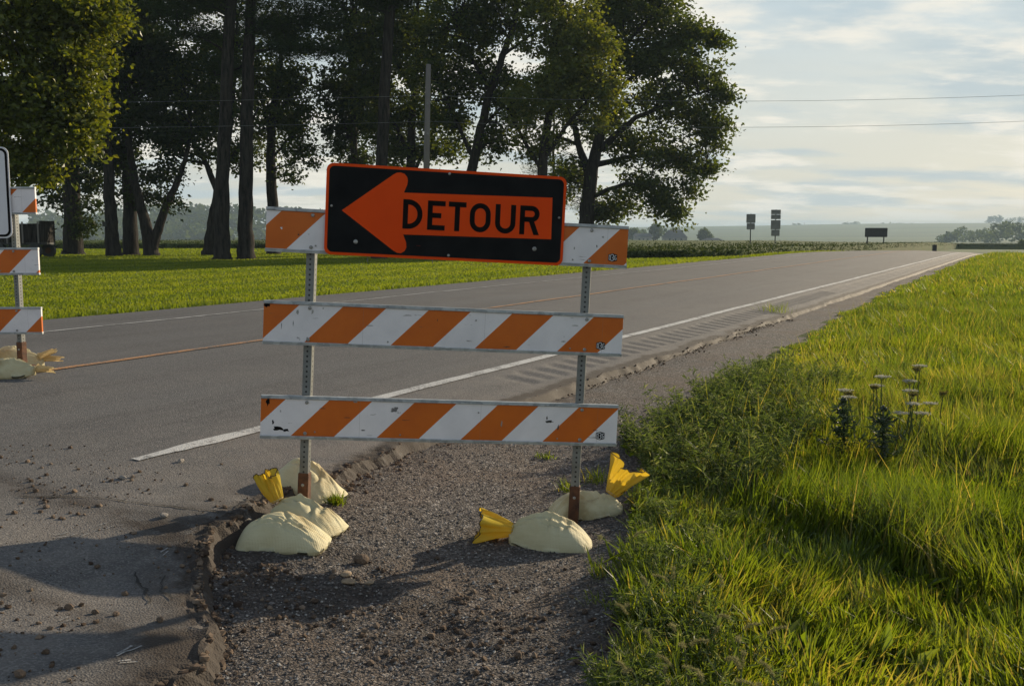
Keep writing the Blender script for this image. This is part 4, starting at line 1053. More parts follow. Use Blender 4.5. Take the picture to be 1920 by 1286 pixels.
# the maple on the right of the grove
tree('maple_tree', 'wide maple at the right end of the grove, branches hanging low', 60, [(1096, 478, .52), (1099, 410, .47), (1108, 330, .42), (1122, 270, .33), (1140, 190, .24), (1160, 100, .16), (1175, 10, .1), (1185, -80, .06)],
     [[(1106, 330, 0, .3), (1085, 270, .5, .2), (1068, 190, .8, .14), (1055, 110, .8, .09)], [(1118, 285, 0, .24), (1190, 225, -.8, .15), (1270, 190, -1, .08), (1340, 170, -1, .04)], [(1112, 310, 0, .2), (1190, 290, 1, .12), (1270, 290, 1.2, .07), (1330, 300, 1, .03)],
      [(1104, 370, 0, .16), (1170, 345, -1, .1), (1230, 350, -1.4, .06), (1265, 385, -1.5, .03)], [(1140, 190, 0, .16), (1220, 110, .8, .1), (1310, 60, 1, .05)], [(1160, 100, 0, .12), (1230, 20, -.5, .07), (1290, -40, -.5, .04)], [(1085, 270, .5, .13), (1040, 250, 1, .07), (1000, 260, 1, .04)]],
     [(1195, 15, 100, 55, 3, 0, 80), (1285, 62, 55, 32, 2, .5, 34), (1335, 68, 20, 14, .8, .5, 6), (1225, 110, 95, 45, 3, 0, 70), (1310, 140, 45, 26, 1.5, -.5, 22), (1345, 178, 22, 18, .8, -1, 8), (1250, 190, 90, 38, 2.6, 0, 50), (1320, 225, 38, 38, 1.5, 0, 24), (1338, 265, 20, 30, .8, 0, 9), (1295, 300, 42, 30, 1.6, .8, 22), (1210, 275, 85, 40, 2.5, 0, 40),
      (1210, 345, 55, 30, 1.8, -1, 26), (1240, 385, 32, 26, 1.0, -1.5, 17), (1262, 402, 12, 16, .5, -1.5, 5), (1150, 375, 50, 28, 1.6, .5, 18), (1130, 400, 45, 16, 1.2, .8, 12), (1060, 330, 45, 45, 2, 1, 24), (1080, 150, 60, 90, 2.5, .5, 70), (1120, 40, 70, 60, 2.5, 0, 50), (1140, -60, 130, 60, 3.5, 0, 60), (1150, 220, 50, 60, 2, 1.5, 34), (1352, 72, 16, 10, .5, .5, 5), (1360, 182, 18, 9, .5, -1, 6), (1354, 232, 12, 16, .5, 0, 5), (1330, 312, 16, 14, .6, .8, 5), (1282, 352, 20, 20, .7, -1, 7)],
     .20, 'maple', 102, 58, .42, TG, ground=LZ)
tree('maple_tree', 'rounded yellow green maple standing just left of the widest maple', 52, [(1010, 482, .34), (1012, 380, .30), (1020, 280, .24), (1035, 170, .17), (1050, 60, .1), (1060, -40, .06)],
     [[(1018, 300, 0, .15), (1060, 240, -.5, .1), (1110, 180, -.8, .06), (1140, 140, -.8, .03)], [(1016, 320, 0, .13), (980, 260, .3, .09), (950, 200, .3, .05)], [(1035, 170, 0, .12), (1090, 90, -.4, .07), (1125, 60, -.4, .03)]],
     [(1050, 60, 85, 60, 2.4, -.5, 60), (1105, 110, 42, 60, 1.6, -1, 36), (1135, 170, 24, 44, 1, -1, 17), (1060, 150, 70, 55, 2.2, -.5, 50), (1000, 190, 55, 55, 2, 0, 34), (1120, 225, 22, 26, .8, -1, 9), (1010, 270, 50, 36, 1.5, .5, 16), (1030, -30, 90, 50, 2.6, 0, 40)],
     .17, 'bright_leaf', 103, 62, .38, TG, ground=LZ)
tree('leaning_tree', 'dark leaning tree whose bare trunk bends to the right', 55, [(862, 482, .36), (872, 380, .30), (886, 310, .27), (902, 240, .24), (918, 175, .21), (942, 105, .18), (966, 40, .14), (972, -20, .11), (968, -90, .08)],
     [[(890, 300, 0, .14), (850, 220, .5, .1), (820, 150, .6, .06)], [(918, 175, 0, .12), (880, 100, 0, .08), (860, 40, 0, .05)], [(902, 240, 0, .1), (950, 190, .6, .07), (990, 160, .8, .04)], [(942, 105, 0, .1), (1000, 60, .5, .06), (1030, 20, .5, .04)]],
     [(860, 60, 80, 70, 2.4, .5, 75), (940, 20, 80, 50, 2.2, .8, 55), (820, 150, 60, 60, 2, .6, 46), (900, 150, 60, 45, 1.8, 1, 36), (960, 190, 45, 50, 1.6, 1, 30), (840, 230, 45, 45, 1.5, 1, 22), (930, 265, 50, 38, 1.5, 1, 20), (900, -50, 110, 60, 2.5, 0, 60)],
     .18, 'maple', 104, 60, .40, TG, ground=LZ)
tree('grove_tree', 'dense dark tree between the bare pine trunk and the utility pole', 58, [(770, 480, .36), (772, 380, .3), (770, 280, .25), (776, 180, .18), (780, 80, .12), (785, -20, .08)],
     [[(771, 300, 0, .13), (735, 220, .3, .09), (690, 150, .5, .05)], [(772, 330, 0, .12), (810, 250, .3, .08), (850, 190, .4, .05)], [(776, 180, 0, .1), (730, 90, 0, .06), (690, 40, 0, .04)]],
     [(770, 80, 75, 70, 2.4, .5, 70), (700, 60, 60, 60, 2, .5, 55), (690, 150, 50, 60, 2, .5, 50), (770, 190, 60, 55, 2, .8, 44), (820, 270, 45, 36, 1.4, .6, 20), (745, 275, 50, 36, 1.4, .6, 24), (720, 230, 45, 40, 1.5, .6, 28), (760, -30, 110, 60, 2.5, 0, 60)],
     .19, 'maple', 105, 60, .42, TG, ground=LZ)
tree('grove_tree', 'dark leafy tree left of the bare pine trunk above the sign', 60, [(668, 480, .34), (668, 380, .28), (664, 280, .22), (660, 180, .16), (655, 60, .1)],
     [[(666, 290, 0, .12), (640, 220, .3, .08), (620, 170, .4, .04)], [(664, 240, 0, .1), (690, 170, .3, .07), (710, 110, .3, .04)]],
     [(650, 70, 50, 55, 2, .5, 46), (640, 160, 38, 50, 1.6, .5, 36), (675, 210, 48, 50, 1.6, .5, 36), (640, 250, 34, 36, 1.2, .5, 22), (660, 290, 42, 20, 1.1, .5, 14), (612, 170, 18, 40, .8, .5, 9), (650, -20, 70, 50, 2, 0, 40)],
     .19, 'dark_leaf', 106, 60, .42, TG, ground=LZ)
tree('grove_tree', 'slender tree with pale hanging leaves just left of the detour sign', 59, [(513, 480, .38), (512, 400, .33), (507, 320, .29), (508, 240, .24), (520, 160, .17), (530, 80, .1)],
     [[(508, 260, 0, .16), (490, 190, .3, .1), (470, 130, .3, .06)], [(508, 240, 0, .14), (545, 180, -.3, .09), (580, 150, -.5, .04)], [(508, 300, 0, .08), (545, 260, -.4, .06), (580, 255, -.6, .03)]],
     [(540, 150, 50, 45, 1.6, 0, 40), (555, 215, 36, 34, 1.2, -.5, 24), (560, 270, 30, 30, 1, -.5, 16), (520, 230, 40, 40, 1.3, .5, 26), (545, 325, 22, 28, .8, -.5, 8), (590, 285, 14, 26, .6, -.5, 4), (490, 160, 45, 50, 1.6, 0, 36), (480, 260, 22, 60, 1, .8, 14), (530, 60, 70, 50, 2, 0, 46)],
     .18, 'maple', 107, 56, .38, TG, ground=LZ)
tree('grove_tree', 'forked tree with its trunk half hidden behind the left pine', 56, [(396, 480, .50), (402, 420, .42), (410, 370, .36), (418, 320, .28), (430, 240, .2), (440, 140, .13), (445, 40, .08)],
     [[(408, 360, 0, .2), (385, 310, .3, .15), (362, 270, .5, .1), (345, 200, .5, .06)], [(418, 320, 0, .15), (455, 260, .3, .1), (480, 200, .5, .05)], [(380, 305, .3, .1), (345, 300, .5, .06), (320, 290, .5, .03)]],
     [(370, 220, 50, 50, 1.8, .5, 40), (345, 150, 60, 60, 2, .5, 55), (420, 180, 50, 60, 2, .5, 44), (330, 260, 34, 36, 1.2, .5, 20), (385, 285, 30, 22, .9, .5, 12), (440, 300, 26, 34, 1, .5, 12), (420, 80, 70, 60, 2.2, .5, 60), (380, -10, 90, 50, 2.5, 0, 50)],
     .18, 'maple', 108, 56, .40, TG, ground=LZ)
tree('grove_tree', 'tree split in a wide V near the ground', 55, [(284, 480, .42), (280, 455, .36), (268, 400, .27), (252, 345, .22), (240, 260, .17), (235, 160, .12), (230, 60, .07)],
     [[(284, 470, 0, .34), (298, 430, 0, .26), (312, 385, 0, .22), (328, 345, .2, .18), (345, 300, .3, .13), (355, 230, .3, .08)], [(252, 345, 0, .1), (220, 300, .3, .06), (195, 280, .3, .03)], [(320, 365, 0, .06), (336, 385, -.3, .03)]],
     [(270, 200, 60, 60, 2, .5, 60), (320, 250, 40, 40, 1.4, .5, 30), (210, 280, 50, 44, 1.6, .5, 36), (300, 320, 42, 26, 1, .5, 14), (250, 100, 80, 70, 2.4, .5, 90), (328, 380, 10, 18, .4, -.3, 3), (240, 350, 34, 28, .9, .8, 10), (240, 0, 100, 60, 2.6, 0, 70), (292, 365, 26, 24, .8, .5, 7)],
     .18, 'dark_leaf', 109, 60, .42, TG, ground=LZ)
tree('grove_tree', 'straight dark trunked tree beside the wide V shaped tree', 56, [(245, 480, .44), (244, 400, .38), (240, 320, .33), (236, 220, .26), (233, 100, .18), (230, -20, .1)], [[(240, 320, 0, .1), (205, 250, .3, .06), (170, 210, .4, .04)], [(236, 220, 0, .1), (280, 150, .3, .07), (310, 110, .3, .04)]],
     [(190, 200, 60, 60, 2, .5, 60), (290, 110, 60, 60, 2, .8, 60), (180, 110, 60, 60, 2, .5, 60), (240, 20, 90, 60, 2.5, .5, 70), (205, 290, 40, 30, 1.2, .5, 20)], .18, 'dark_leaf', 110, 60, .42, TG, ground=LZ)
tree('grove_tree', 'leaning dark tree with the small box nailed to its trunk', 54, [(214, 483, .42), (209, 430, .34), (205, 370, .30), (203, 300, .27), (198, 200, .21), (192, 80, .14), (188, -40, .08)], [[(203, 300, 0, .1), (165, 240, .3, .06), (130, 220, .4, .04)]],
     [(150, 230, 45, 45, 1.6, .5, 36), (190, 60, 70, 70, 2.4, .5, 70), (160, 150, 50, 50, 1.8, .8, 46)], .18, 'dark_leaf', 111, 60, .42, TG, ground=LZ)
tree('grove_tree', 'thick black trunked tree at the far left with low boughs', 58, [(138, 478, .58), (136, 400, .50), (134, 320, .44), (130, 200, .34), (126, 60, .22), (124, -60, .12)], [[(134, 330, 0, .12), (110, 310, .4, .07), (85, 330, .5, .04)], [(135, 340, 0, .12), (165, 330, -.4, .07), (195, 350, -.5, .04)], [(130, 220, 0, .14), (90, 170, .3, .08), (60, 150, .4, .04)]],
     [(120, 250, 60, 50, 2, .5, 60), (95, 330, 28, 34, 1.2, .5, 20), (175, 330, 32, 36, 1.2, -.3, 20), (130, 160, 70, 60, 2.2, .5, 60), (110, 370, 26, 22, .9, .5, 9), (180, 385, 20, 16, .7, -.4, 5), (162, 425, 15, 22, .6, -.6, 8), (130, 40, 80, 70, 2.6, .5, 70)],
     .18, 'dark_leaf', 112, 60, .42, TG, ground=LZ)
# the pines: tall bare trunks
tree('pine_tree', 'tall straight pine with bare trunk, left one of the close pair', 47, [(417, 487, .40), (416, 430, .34), (417, 340, .31), (421, 240, .29), (427, 110, .27), (433, 0, .24), (440, -150, .18), (446, -300, .1)],
     [[(428, 100, 0, .07), (380, 70, .3, .05), (330, 60, .4, .03)], [(432, 10, 0, .08), (370, -30, .3, .05), (320, -40, .3, .03)], [(436, -60, 0, .08), (500, -90, .4, .05)]],
     [(370, 60, 50, 20, 1.4, .4, 20), (340, 10, 70, 30, 2, .3, 40), (400, -40, 90, 40, 2.5, 0, 60), (470, -110, 90, 50, 2.5, 0, 50)], .16, 'needle', 113, 90, .40, TG, 'needle', ground=LZ)
tree('pine_tree', 'tall straight pine with bare trunk, right one of the close pair', 47.5, [(462, 487, .42), (460, 430, .35), (461, 340, .32), (463, 240, .30), (466, 120, .27), (470, 0, .24), (474, -150, .18), (478, -300, .1)],
     [[(467, 100, 0, .07), (540, 92, -.4, .05), (600, 98, -.6, .03), (640, 100, -.6, .015)], [(468, 60, 0, .08), (540, 40, .3, .05), (620, 22, .3, .02)], [(467, 110, 0, .06), (440, 130, .3, .04), (400, 140, .3, .02)], [(470, -10, 0, .08), (560, -20, 0, .05), (640, -10, 0, .03)]],
     [(600, 100, 36, 10, .6, -.6, 16), (550, 95, 40, 12, .8, -.4, 14), (590, 40, 44, 16, 1, .3, 22), (520, 60, 44, 28, 1.2, .2, 26), (570, -5, 70, 20, 1.6, 0, 36), (480, 20, 50, 40, 1.6, .8, 34), (400, 110, 40, 34, 1.4, .8, 26), (520, -60, 100, 40, 2.4, 0, 50)], .16, 'needle', 114, 90, .40, TG, 'needle', ground=LZ)
tree('pine_tree', 'tall bare pine trunk rising behind the detour sign', 48, [(711, 486, .36), (712, 430, .31), (715, 320, .29), (721, 190, .27), (730, 40, .24), (737, -90, .2), (744, -260, .12)],
     [[(730, 30, 0, .06), (690, 6, .2, .04), (660, 2, .2, .02)], [(731, 20, 0, .06), (770, 2, -.2, .04)], [(737, -80, 0, .08), (680, -110, 0, .05)]],
     [(725, 2, 52, 9, 1, 0, 26), (735, -20, 70, 18, 1.6, 0, 30), (730, -80, 90, 40, 2.2, 0, 50)], .16, 'needle', 115, 90, .36, TG, 'needle', ground=LZ)
# young conifer behind, seen under the maple
tree('spruce_tree', 'small sparse spruce in the gap left of the widest maple trunk', 66, [(1038, 476, .16), (1038, 400, .13), (1038, 330, .10), (1038, 230, .06), (1037, 140, .03)],
     [[(1038, 250 + 28 * q, 0, .03), (1038 + (-1) ** q * 30, 262 + 28 * q, .2 * (-1) ** q, .02), (1038 + (-1) ** q * (44 + 5 * q), 268 + 28 * q, .3, .01)] for q in range(6)],
     [(1038 + sx * (20 + 5 * q), 268 + 24 * q, 22 + 3 * q, 6, .8, 0, 7) for q in range(6) for sx in (-1, 1)] , .14, 'needle', 116, 60, .26, TG, 'needle', ground=LZ)

# small box on a trunk
pbox = at(197, 421, 53.6)
mb = MB(); mb.box((0, 0, 0), (.22, .2, .22)); mb.box((0, -.02, .125), (.28, .28, .03)); bb = mb.build('nest_box', MT['dark_metal'], None); bb.location = pbox
tag(bb, 'small dark box on the leaning trunk near the left', 'nest box')

# ------------------------------------------------------------------ things beyond the road
def pole_at(u, v, Y): return at(u, v, Y)
def road_sign(label, u, Y, vbase, vtop, panels, post_r=0.045):
    b = at(u, vbase, Y); root = empty('road_sign', b); tag(root, label, 'road sign', 'signs along the far side of the road seen from behind')
    k = F / Y
    mb = MB(); mb.box((0, 0, (vbase - vtop) / k / 2 - 0.25), (0.07, 0.05, (vbase - vtop) / k + 0.5)); mb.build('post', MT['dark_metal'], root)
    for (v0, v1, w) in panels:
        mb = MB(); h = (v1 - v0) / k
        mb.prism(rrect(w / k, h, 0.04, 3), -0.035, -0.042); mb.build('sign_panel', MT['sign_back'], root).location = (0, 0, (vbase - (v0 + v1) / 2) / k)
        mb = MB(); mb.box((0, -0.031, (vbase - (v0 + v1) / 2) / k), (w / k * 0.5, 0.012, 0.04)); mb.build('bracket', MT['dark_metal'], root)
    return root
road_sign('two panel road sign on one post, left of the taller four panel sign', 1406, 78, 483, 402, [(402.5, 419.0, 17), (419.5, 431, 15.2)])
road_sign('tallest road sign beyond the road, four panels stacked on one post', 1452.5, 82, 480, 394, [(394.5, 403, 18), (403.5, 412, 18), (413.6, 430.8, 18), (431.4, 443, 15.6)])
Yg_ = 112; k = F / Yg_; b = at(1641, 476, Yg_); root = empty('guide_sign', b); tag(root, 'wide dark guide sign on two posts near the crest of the road', 'road sign')
mb = MB(); mb.prism(rrect(42 / k, 17 / k, 0.08, 3), -0.06, -0.07); mb.build('sign_panel', MT['dark_metal'], root).location = (0, 0, (476 - 436.5) / k)
for dx in (-15.5, 15): mb = MB(); mb.box((dx / k, 0, 20 / k), (0.11, 0.1, 44 / k)); mb.build('post', MT['dark_metal'], root)
mb = MB(); mb.tube([(-19 / k, .9, -3 / k), (-16 / k, .06, 24 / k)], 0.04, 6); mb.build('brace', MT['dark_metal'], root)
def small_post(label, u, v, Y, w, h, name='marker_post', cat='marker post', mat='dark_metal'):
    b = at(u, v, Y); mb = MB(); mb.box((0, 0, h / 2 - 0.1), (w, w * 0.7, h + 0.2)); mb.prism([(-w * .6, h), (w * .6, h), (w * .35, h + w * .5), (-w * .35, h + w * .5)], -w * .4, w * .4)
    o = mb.build(name, MT[mat], None); o.location = b; return tag(o, label, cat)
small_post('short dark stub post right beside the two panel sign', 1415.5, 482, 77, 0.07, 0.42)
b = at(1752, 473, 78); mb = MB(); mb.prism(rrect(0.34, 0.56, 0.05, 3), -0.02, 0.02); o = mb.build('road_marker', MT['dark_metal'], None); o.location = b + Vector((0, 0, 0.30))
tag(o, 'small dark upright panel at the crest of the road', 'marker')
mb = MB(); mb.box((0, 0.03, -0.15), (0.06, 0.04, 0.9)); mb.build('post', MT['dark_metal'], o)
for lb, u, v, Y in (('thin stake in the lawn under the left part of the detour sign', 689, 494, 42), ('thin stake in the lawn under the middle of the detour sign', 811, 496, 40), ('thin stake in the lawn under the right part of the detour sign', 915, 503, 37)):
    small_post(lb, u, v, Y, 0.03, 0.25, 'lawn_stake', 'stake', 'pole_wood')
# utility pole and its two wires
YP = 46
def utility_pole(label, P, top, z0):
    root = empty('utility_pole', (P.x, P.y, z0)); tag(root, label, 'utility pole')
    mb = MB(); mb.tube([(0, 0, -0.3), (0.03, 0, top * 0.5), (0.16, 0, top)], [0.16, 0.14, 0.11], 10); mb.build('shaft', MT['pole_wood'], root, True)
    for z in (0.80, 0.65):
        mb = MB(); mb.tube([(0.12, -0.1, top * z), (0.12, -0.30, top * z)], [0.03, 0.05], 8); mb.build('insulator', MT['sign_back'], root)
    return root
pb = at(800, 480, YP); tp_ = at(806, 121, YP)
utility_pole('grey utility pole rising above the detour sign', pb, tp_.z - LZ, LZ)
endL = Vector((-52, 50, 0)); endR = Vector((50, 42, 0))
utility_pole('utility pole outside the right of the picture', endR, 12, 0.0)
utility_pole('utility pole outside the left of the picture', endL, 12, 0.0)
for lb, vv in (('upper power line sagging across the sky', 0), ('lower power line sagging across the sky', 49)):
    A_ = at(806, 179 + vv, YP - 0.3); pts = []
    W3, Z3 = [], []
    for u, v in ((806, 179), (1585, 188), (1920, 178)):     # three sightings of the wire along the span to the right
        k_ = (u - 960) / F; d_ = endR - A_; w = (k_ * A_.y - A_.x) / (d_.x - k_ * d_.y); W3.append(w); Z3.append(at(u, v + vv, A_.y + d_.y * w).z)
    cf = np.polyfit(W3, Z3, 2)
    for i in range(25):
        w = i / 24; c = Vector((endL.x, endL.y, A_.z + 0.5)).lerp(A_, w); c.z -= 1.4 * w * (1 - w); pts.append(c)
    for i in range(1, 31):
        w = i / 30; c = A_.lerp(Vector((endR.x, endR.y, 0)), w); c.z = float(np.polyval(cf, w)); pts.append(c)
    mb = MB(); mb.tube(pts, 0.007, 5); tag(mb.build('power_line', MT['wire'], None), lb, 'power line')
# farm wagon behind the left barricade
YW = 52; wb = at(45, 478, YW); wb.z = LZ
wg = empty('farm_wagon', wb); tag(wg, 'old dark farm wagon parked under the trees at the left', 'wagon')
mb = MB(); mb.box((0, 0, 0.75), (2.6, 1.6, 0.14)); mb.tube([(1.3, 0, .7), (1.75, 0, .55)], .04, 6); mb.build('chassis', MT['dark_metal'], wg)
for i in range(7):
    mb = MB(); mb.box((-1.15 + .36 * i, -0.82, 1.28), (.33, .05, .95)); mb.build('side_board', MT['bark'], wg)
for x in (-1.2, -.4, .4, 1.2):
    mb = MB(); mb.box((x, -0.87, 1.3), (.07, .05, 1.1)); mb.build('upright', MT['pole_wood'], wg)
mb = MB(); mb.box((1.27, 0, 1.35), (.06, 1.6, 1.1)); mb.build('end_board', MT['bark'], wg)
mb = MB(); mb.box((-1.27, 0, 1.35), (.06, 1.6, 1.1)); mb.build('end_board', MT['bark'], wg)
mb = MB(); mb.box((0, 0.82, 1.28), (2.5, .05, .95)); mb.build('rear_board', MT['bark'], wg)
for x in (-.85, .95):
    for y in (-.75, .75):
        mb = MB(); mb.tube([(x, y - .09, .36), (x, y + .09, .36)], .36, 18); w_ = mb.build('wheel', MT['dark_metal'], wg)
        mb = MB(); mb.tube([(x, y - .11, .36), (x, y + .11, .36)], .16, 12); mb.build('hub', MT['rust'], w_)

# soybean field beyond the lawn
def soy_near(th):                                   # distance of the near edge by bearing (degrees)
    return np.interp(th, [-60, -22, -12, 0, 4, 6.6, 10, 13, 15.5, 18, 20, 22, 24, 60], [100, 84, 80, 62, 53, 47.5, 49, 54, 66, 84, 105, 140, 200, 200])
def soy_top(r, th):
    x = r * np.sin(np.radians(th)); y = r * np.cos(np.radians(th))
    return 0.68 - 2.3 * smooth(110, 330, r) - 0.25 * smooth(14, 20, th) + 0.10 * (fbm(x * 0.9, y * 0.9) - 0.5) + 0.3 * (fbm(x * 0.03, y * 0.03 + 5) - 0.5) * smooth(60, 120, r)
th = np.concatenate([np.arange(-60, -25, 1.0), np.arange(-25, 26, 0.25), np.arange(26, 56, 1.0)]); fr = np.concatenate([[0, 0.0001], np.geomspace(0.004, 1, 60)])
V = []
for a in th:
    rn = float(soy_near(a)) + (random.random() - .5) * 0.3; r = rn + (335 - rn) * fr
    z = soy_top(r, a); z[0] = z[0] - 1.9
    V.append(np.stack([r * math.sin(R(a)), r * math.cos(R(a)), z], 1))
V = np.concatenate(V)
tag(mesh_np('soybean_field', V, grid_faces(len(th), len(fr)), MT['soy'], None, True), 'olive green crop field beyond the lawn', kind='stuff')
n = 26000; a = RNG.uniform(-30, 30, n); rn = soy_near(a); r = rn + np.abs(RNG.normal(0, 1, n)) ** 1.5 * 16 * (RNG.random(n) > 0.45)
zt_ = soy_top(r, a); edge = r < rn + 0.05; z = np.where(edge, zt_ - 0.5 * RNG.random(n), zt_ + 0.02); r = np.where(edge, r - 0.1, r)
P = np.stack([r * np.sin(np.radians(a)), r * np.cos(np.radians(a)), z], 1)
Vv, Fc = leaf_cloud(P, 0.12, RNG, -0.5, 0.7)
tag(mesh_np('soybean_leaves', Vv, Fc, MT['soy_leaf'], None, False, np.repeat(RNG.random(n), 4)), 'leafy top and edge of the crop field', kind='stuff')

# far woods, farm and ridge
bm = bmesh.new(); bmesh.ops.create_icosphere(bm, subdivisions=2, radius=1.0)
ICO_V = np.array([v.co[:] for v in bm.verts]); ICO_F = np.array([[v.index for v in f.verts] for f in bm.faces]); bm.free()
def lumps(name, C, Rr, mat, label, parent=None, seed=5, tall=1.15):
    """far crowns: each one a shell of leaf masses"""
    rng = np.random.default_rng(seed); C = np.asarray(C); Rr = np.asarray(Rr); m = 46; n = len(C)
    g = rng.normal(size=(n, m, 3)); g /= np.linalg.norm(g, axis=2, keepdims=True)
    P = (C[:, None, :] + g * (0.72 + 0.33 * rng.random((n, m, 1))) * Rr[:, None, None] * np.array([1, 1, tall])).reshape(-1, 3)
    V, Fc = leaf_cloud(P, np.repeat(Rr, m) * 0.62, rng, 0.1, 0.9)
    o = mesh_np(name, V, Fc, mat, parent, False, np.repeat(np.clip(np.repeat(rng.random(n), m) * 0.7 + rng.random(n * m) * 0.3, 0, 1), 4))
    if parent is None: tag(o, label, kind='stuff')
    return o
def px_pt(u, v, Y): return np.array(at(u, v, Y))
C, Rr = [], []
for i in range(620):
    u = random.uniform(60, 800); top = np.interp(u, [60, 170, 340, 440, 560, 640, 800], [402, 400, 391, 388, 398, 402, 412]) + 3
    w = random.random(); Y_ = 720 + 180 * w; v = 455 + (top - 455) * w ** 0.9 + random.uniform(-3, 3)
    C.append(px_pt(u, max(v, top), Y_)); Rr.append(random.uniform(3.0, 6.0))
for i in range(90):
    u = random.uniform(700, 1215); w = random.random(); C.append(px_pt(u, 448 - 19 * w * np.interp(u, [700, 1150, 1215], [1.5, 1, .5]), 900 + 60 * w)); Rr.append(random.uniform(3.5, 6))
lumps('wooded_hill', C, Rr, MT['far_leaf'], 'hazy wooded hillside beyond the fields at the left')
C, Rr = [], []
for i in range(150):
    u = random.uniform(1852, 2250); top = np.interp(u, [1852, 1870, 1900, 1925, 2250], [436, 422, 416, 414, 412]); v = random.uniform(top + 4, 449); C.append(px_pt(u, v, random.uniform(640, 720))); Rr.append(random.uniform(2.2, 3.6))
for i in range(60):
    u = random.uniform(1760, 1850); top = np.interp(u, [1760, 1785, 1800, 1830, 1850], [446, 438, 428, 434, 430]); v = random.uniform(top + 2, 449); C.append(px_pt(u, v, random.uniform(720, 820))); Rr.append(random.uniform(1.5, 3.0))
lumps('far_woods', C, Rr, MT['far_leaf'], 'hazy woodland on the horizon at the right', seed=6)
C, Rr = [], []
for u0, u1, v0, v1, n in ((1485, 1502, 422, 426, 10), (1577, 1612, 420, 427, 26), (1655, 1712, 422, 427, 30), (1850, 1930, 408, 420, 40)):
    for i in range(n):
        u = random.uniform(u0, u1); C.append(px_pt(u, random.uniform(v0, v1), 2350)); Rr.append(random.uniform(3, 6))
lumps('ridge_trees', C, Rr, MT['far_leaf'], 'tiny clumps of trees along the far ridge', seed=8)
for i, (u, lb) in enumerate(((1508, 'first'), (1591, 'second'), (1675, 'third'), (1763, 'fourth'), (1850, 'fifth'))):
    b = at(u, 428, 2200); mb = MB(); mb.tube([(0, 0, -4), (0, 0, 12)], 0.35, 6); mb.tube([(-1.4, 0, 10.6), (1.4, 0, 10.6)], 0.18, 5)
    o = mb.build('distant_pole', MT['dark_metal'], None); o.location = b; tag(o, 'faint utility pole on the far ridge, %s from the left' % lb, 'utility pole', 'poles along the far ridge')
def farm_tree(label, u, vb, vt, w, Y, seed, n=22):
    b = at(u, vb, Y); root = empty('farm_tree', b); tag(root, label, 'tree', 'trees round the farm'); k = F / Y; rng = np.random.default_rng(seed)
    H = (vb - vt) / k; W = w / k / 2
    mb = MB(); mb.tube([(0, 0, -1), (0, 0, H * .5)], [.4, .25], 8); mb.build('trunk', MT['bark'], root)
    g = rng.normal(size=(n, 3)); g /= np.linalg.norm(g, axis=1)[:, None]; g *= rng.random((n, 1)) ** .35
    r_ = W * rng.uniform(.30, .48, n)
    C = g * np.array([W * .72, W * .72, H * .36]) + np.array([0, 0, H * .56]); lumps('crown', C, r_, MT['far_leaf'], None, root, seed, 1.0)
    return root
YF = 560
farm_tree('large dark tree between the two hazy farmhouses', 1229, 452, 419, 28, YF, 1, 34)
farm_tree('narrow tree beside the large farm tree', 1247, 452, 425, 10, YF + 6, 2, 12)
farm_tree('pale tree at the left end of the farm', 1187, 452, 427, 26, YF + 20, 3)
farm_tree('small tree just right of the left farmhouse', 1206, 450, 428, 10, YF + 18, 4, 12)
farm_tree('round tree standing alone right of the farmhouses', 1323, 453, 430, 31, YF - 10, 5, 30)
farm_tree('dark round bush at the far right behind the grass crest', 1917, 466, 451, 16, 240, 6)
def house(label, u0, u1, vb, ve, vr, Y, hip=0.3, nwin=3):
    b = at((u0 + u1) / 2, vb, Y); root = empty('farmhouse', b); tag(root, label, 'house'); k = F / Y; w = (u1 - u0) / k; d = 8.0; he = (vb - ve) / k; hr = (vb - vr) / k
    mb = MB(); mb.box((0, d / 2, he / 2 - 1), (w, d, he + 2)); mb.build('wall', MT['siding'], root)
    ov = .5; x0, x1 = -w / 2 - ov, w / 2 + ov; y0, y1 = -ov, d + ov; rx = w * hip
    mb = MB(); mb.add([(x0, y0, he + .02), (x1, y0, he + .02), (x1, y1, he + .02), (x0, y1, he + .02), (x0 + rx, d / 2, hr), (x1 - rx, d / 2, hr)], [(0, 1, 5, 4), (1, 2, 5), (2, 3, 4, 5), (3, 0, 4), (3, 2, 1, 0)]); mb.build('roof', MT['roof'], root)
    for i in range(nwin):
        mb = MB(); mb.box((-w / 2 + w * (i + 1) / (nwin + 1), -0.03, he * .5), (1.1, .08, 1.3)); wd = mb.build('window', MT['siding'], root)
        mb = MB(); mb.box((-w / 2 + w * (i + 1) / (nwin + 1), -0.08, he * .5), (.9, .04, 1.1)); mb.build('pane', MT['pane'], wd)
    return root
house('hazy farmhouse with a light roof, left of the large farm tree', 1191, 1222, 455, 444, 438, YF - 6, 0.08)
house('hazy barn like house with a tall dark hipped roof', 1245, 1288, 453, 446, 431, YF + 4, 0.28)
house('low long farm shed right of the round farm tree', 1316, 1360, 455, 453, 446.5, YF - 20, 0.30, 2)

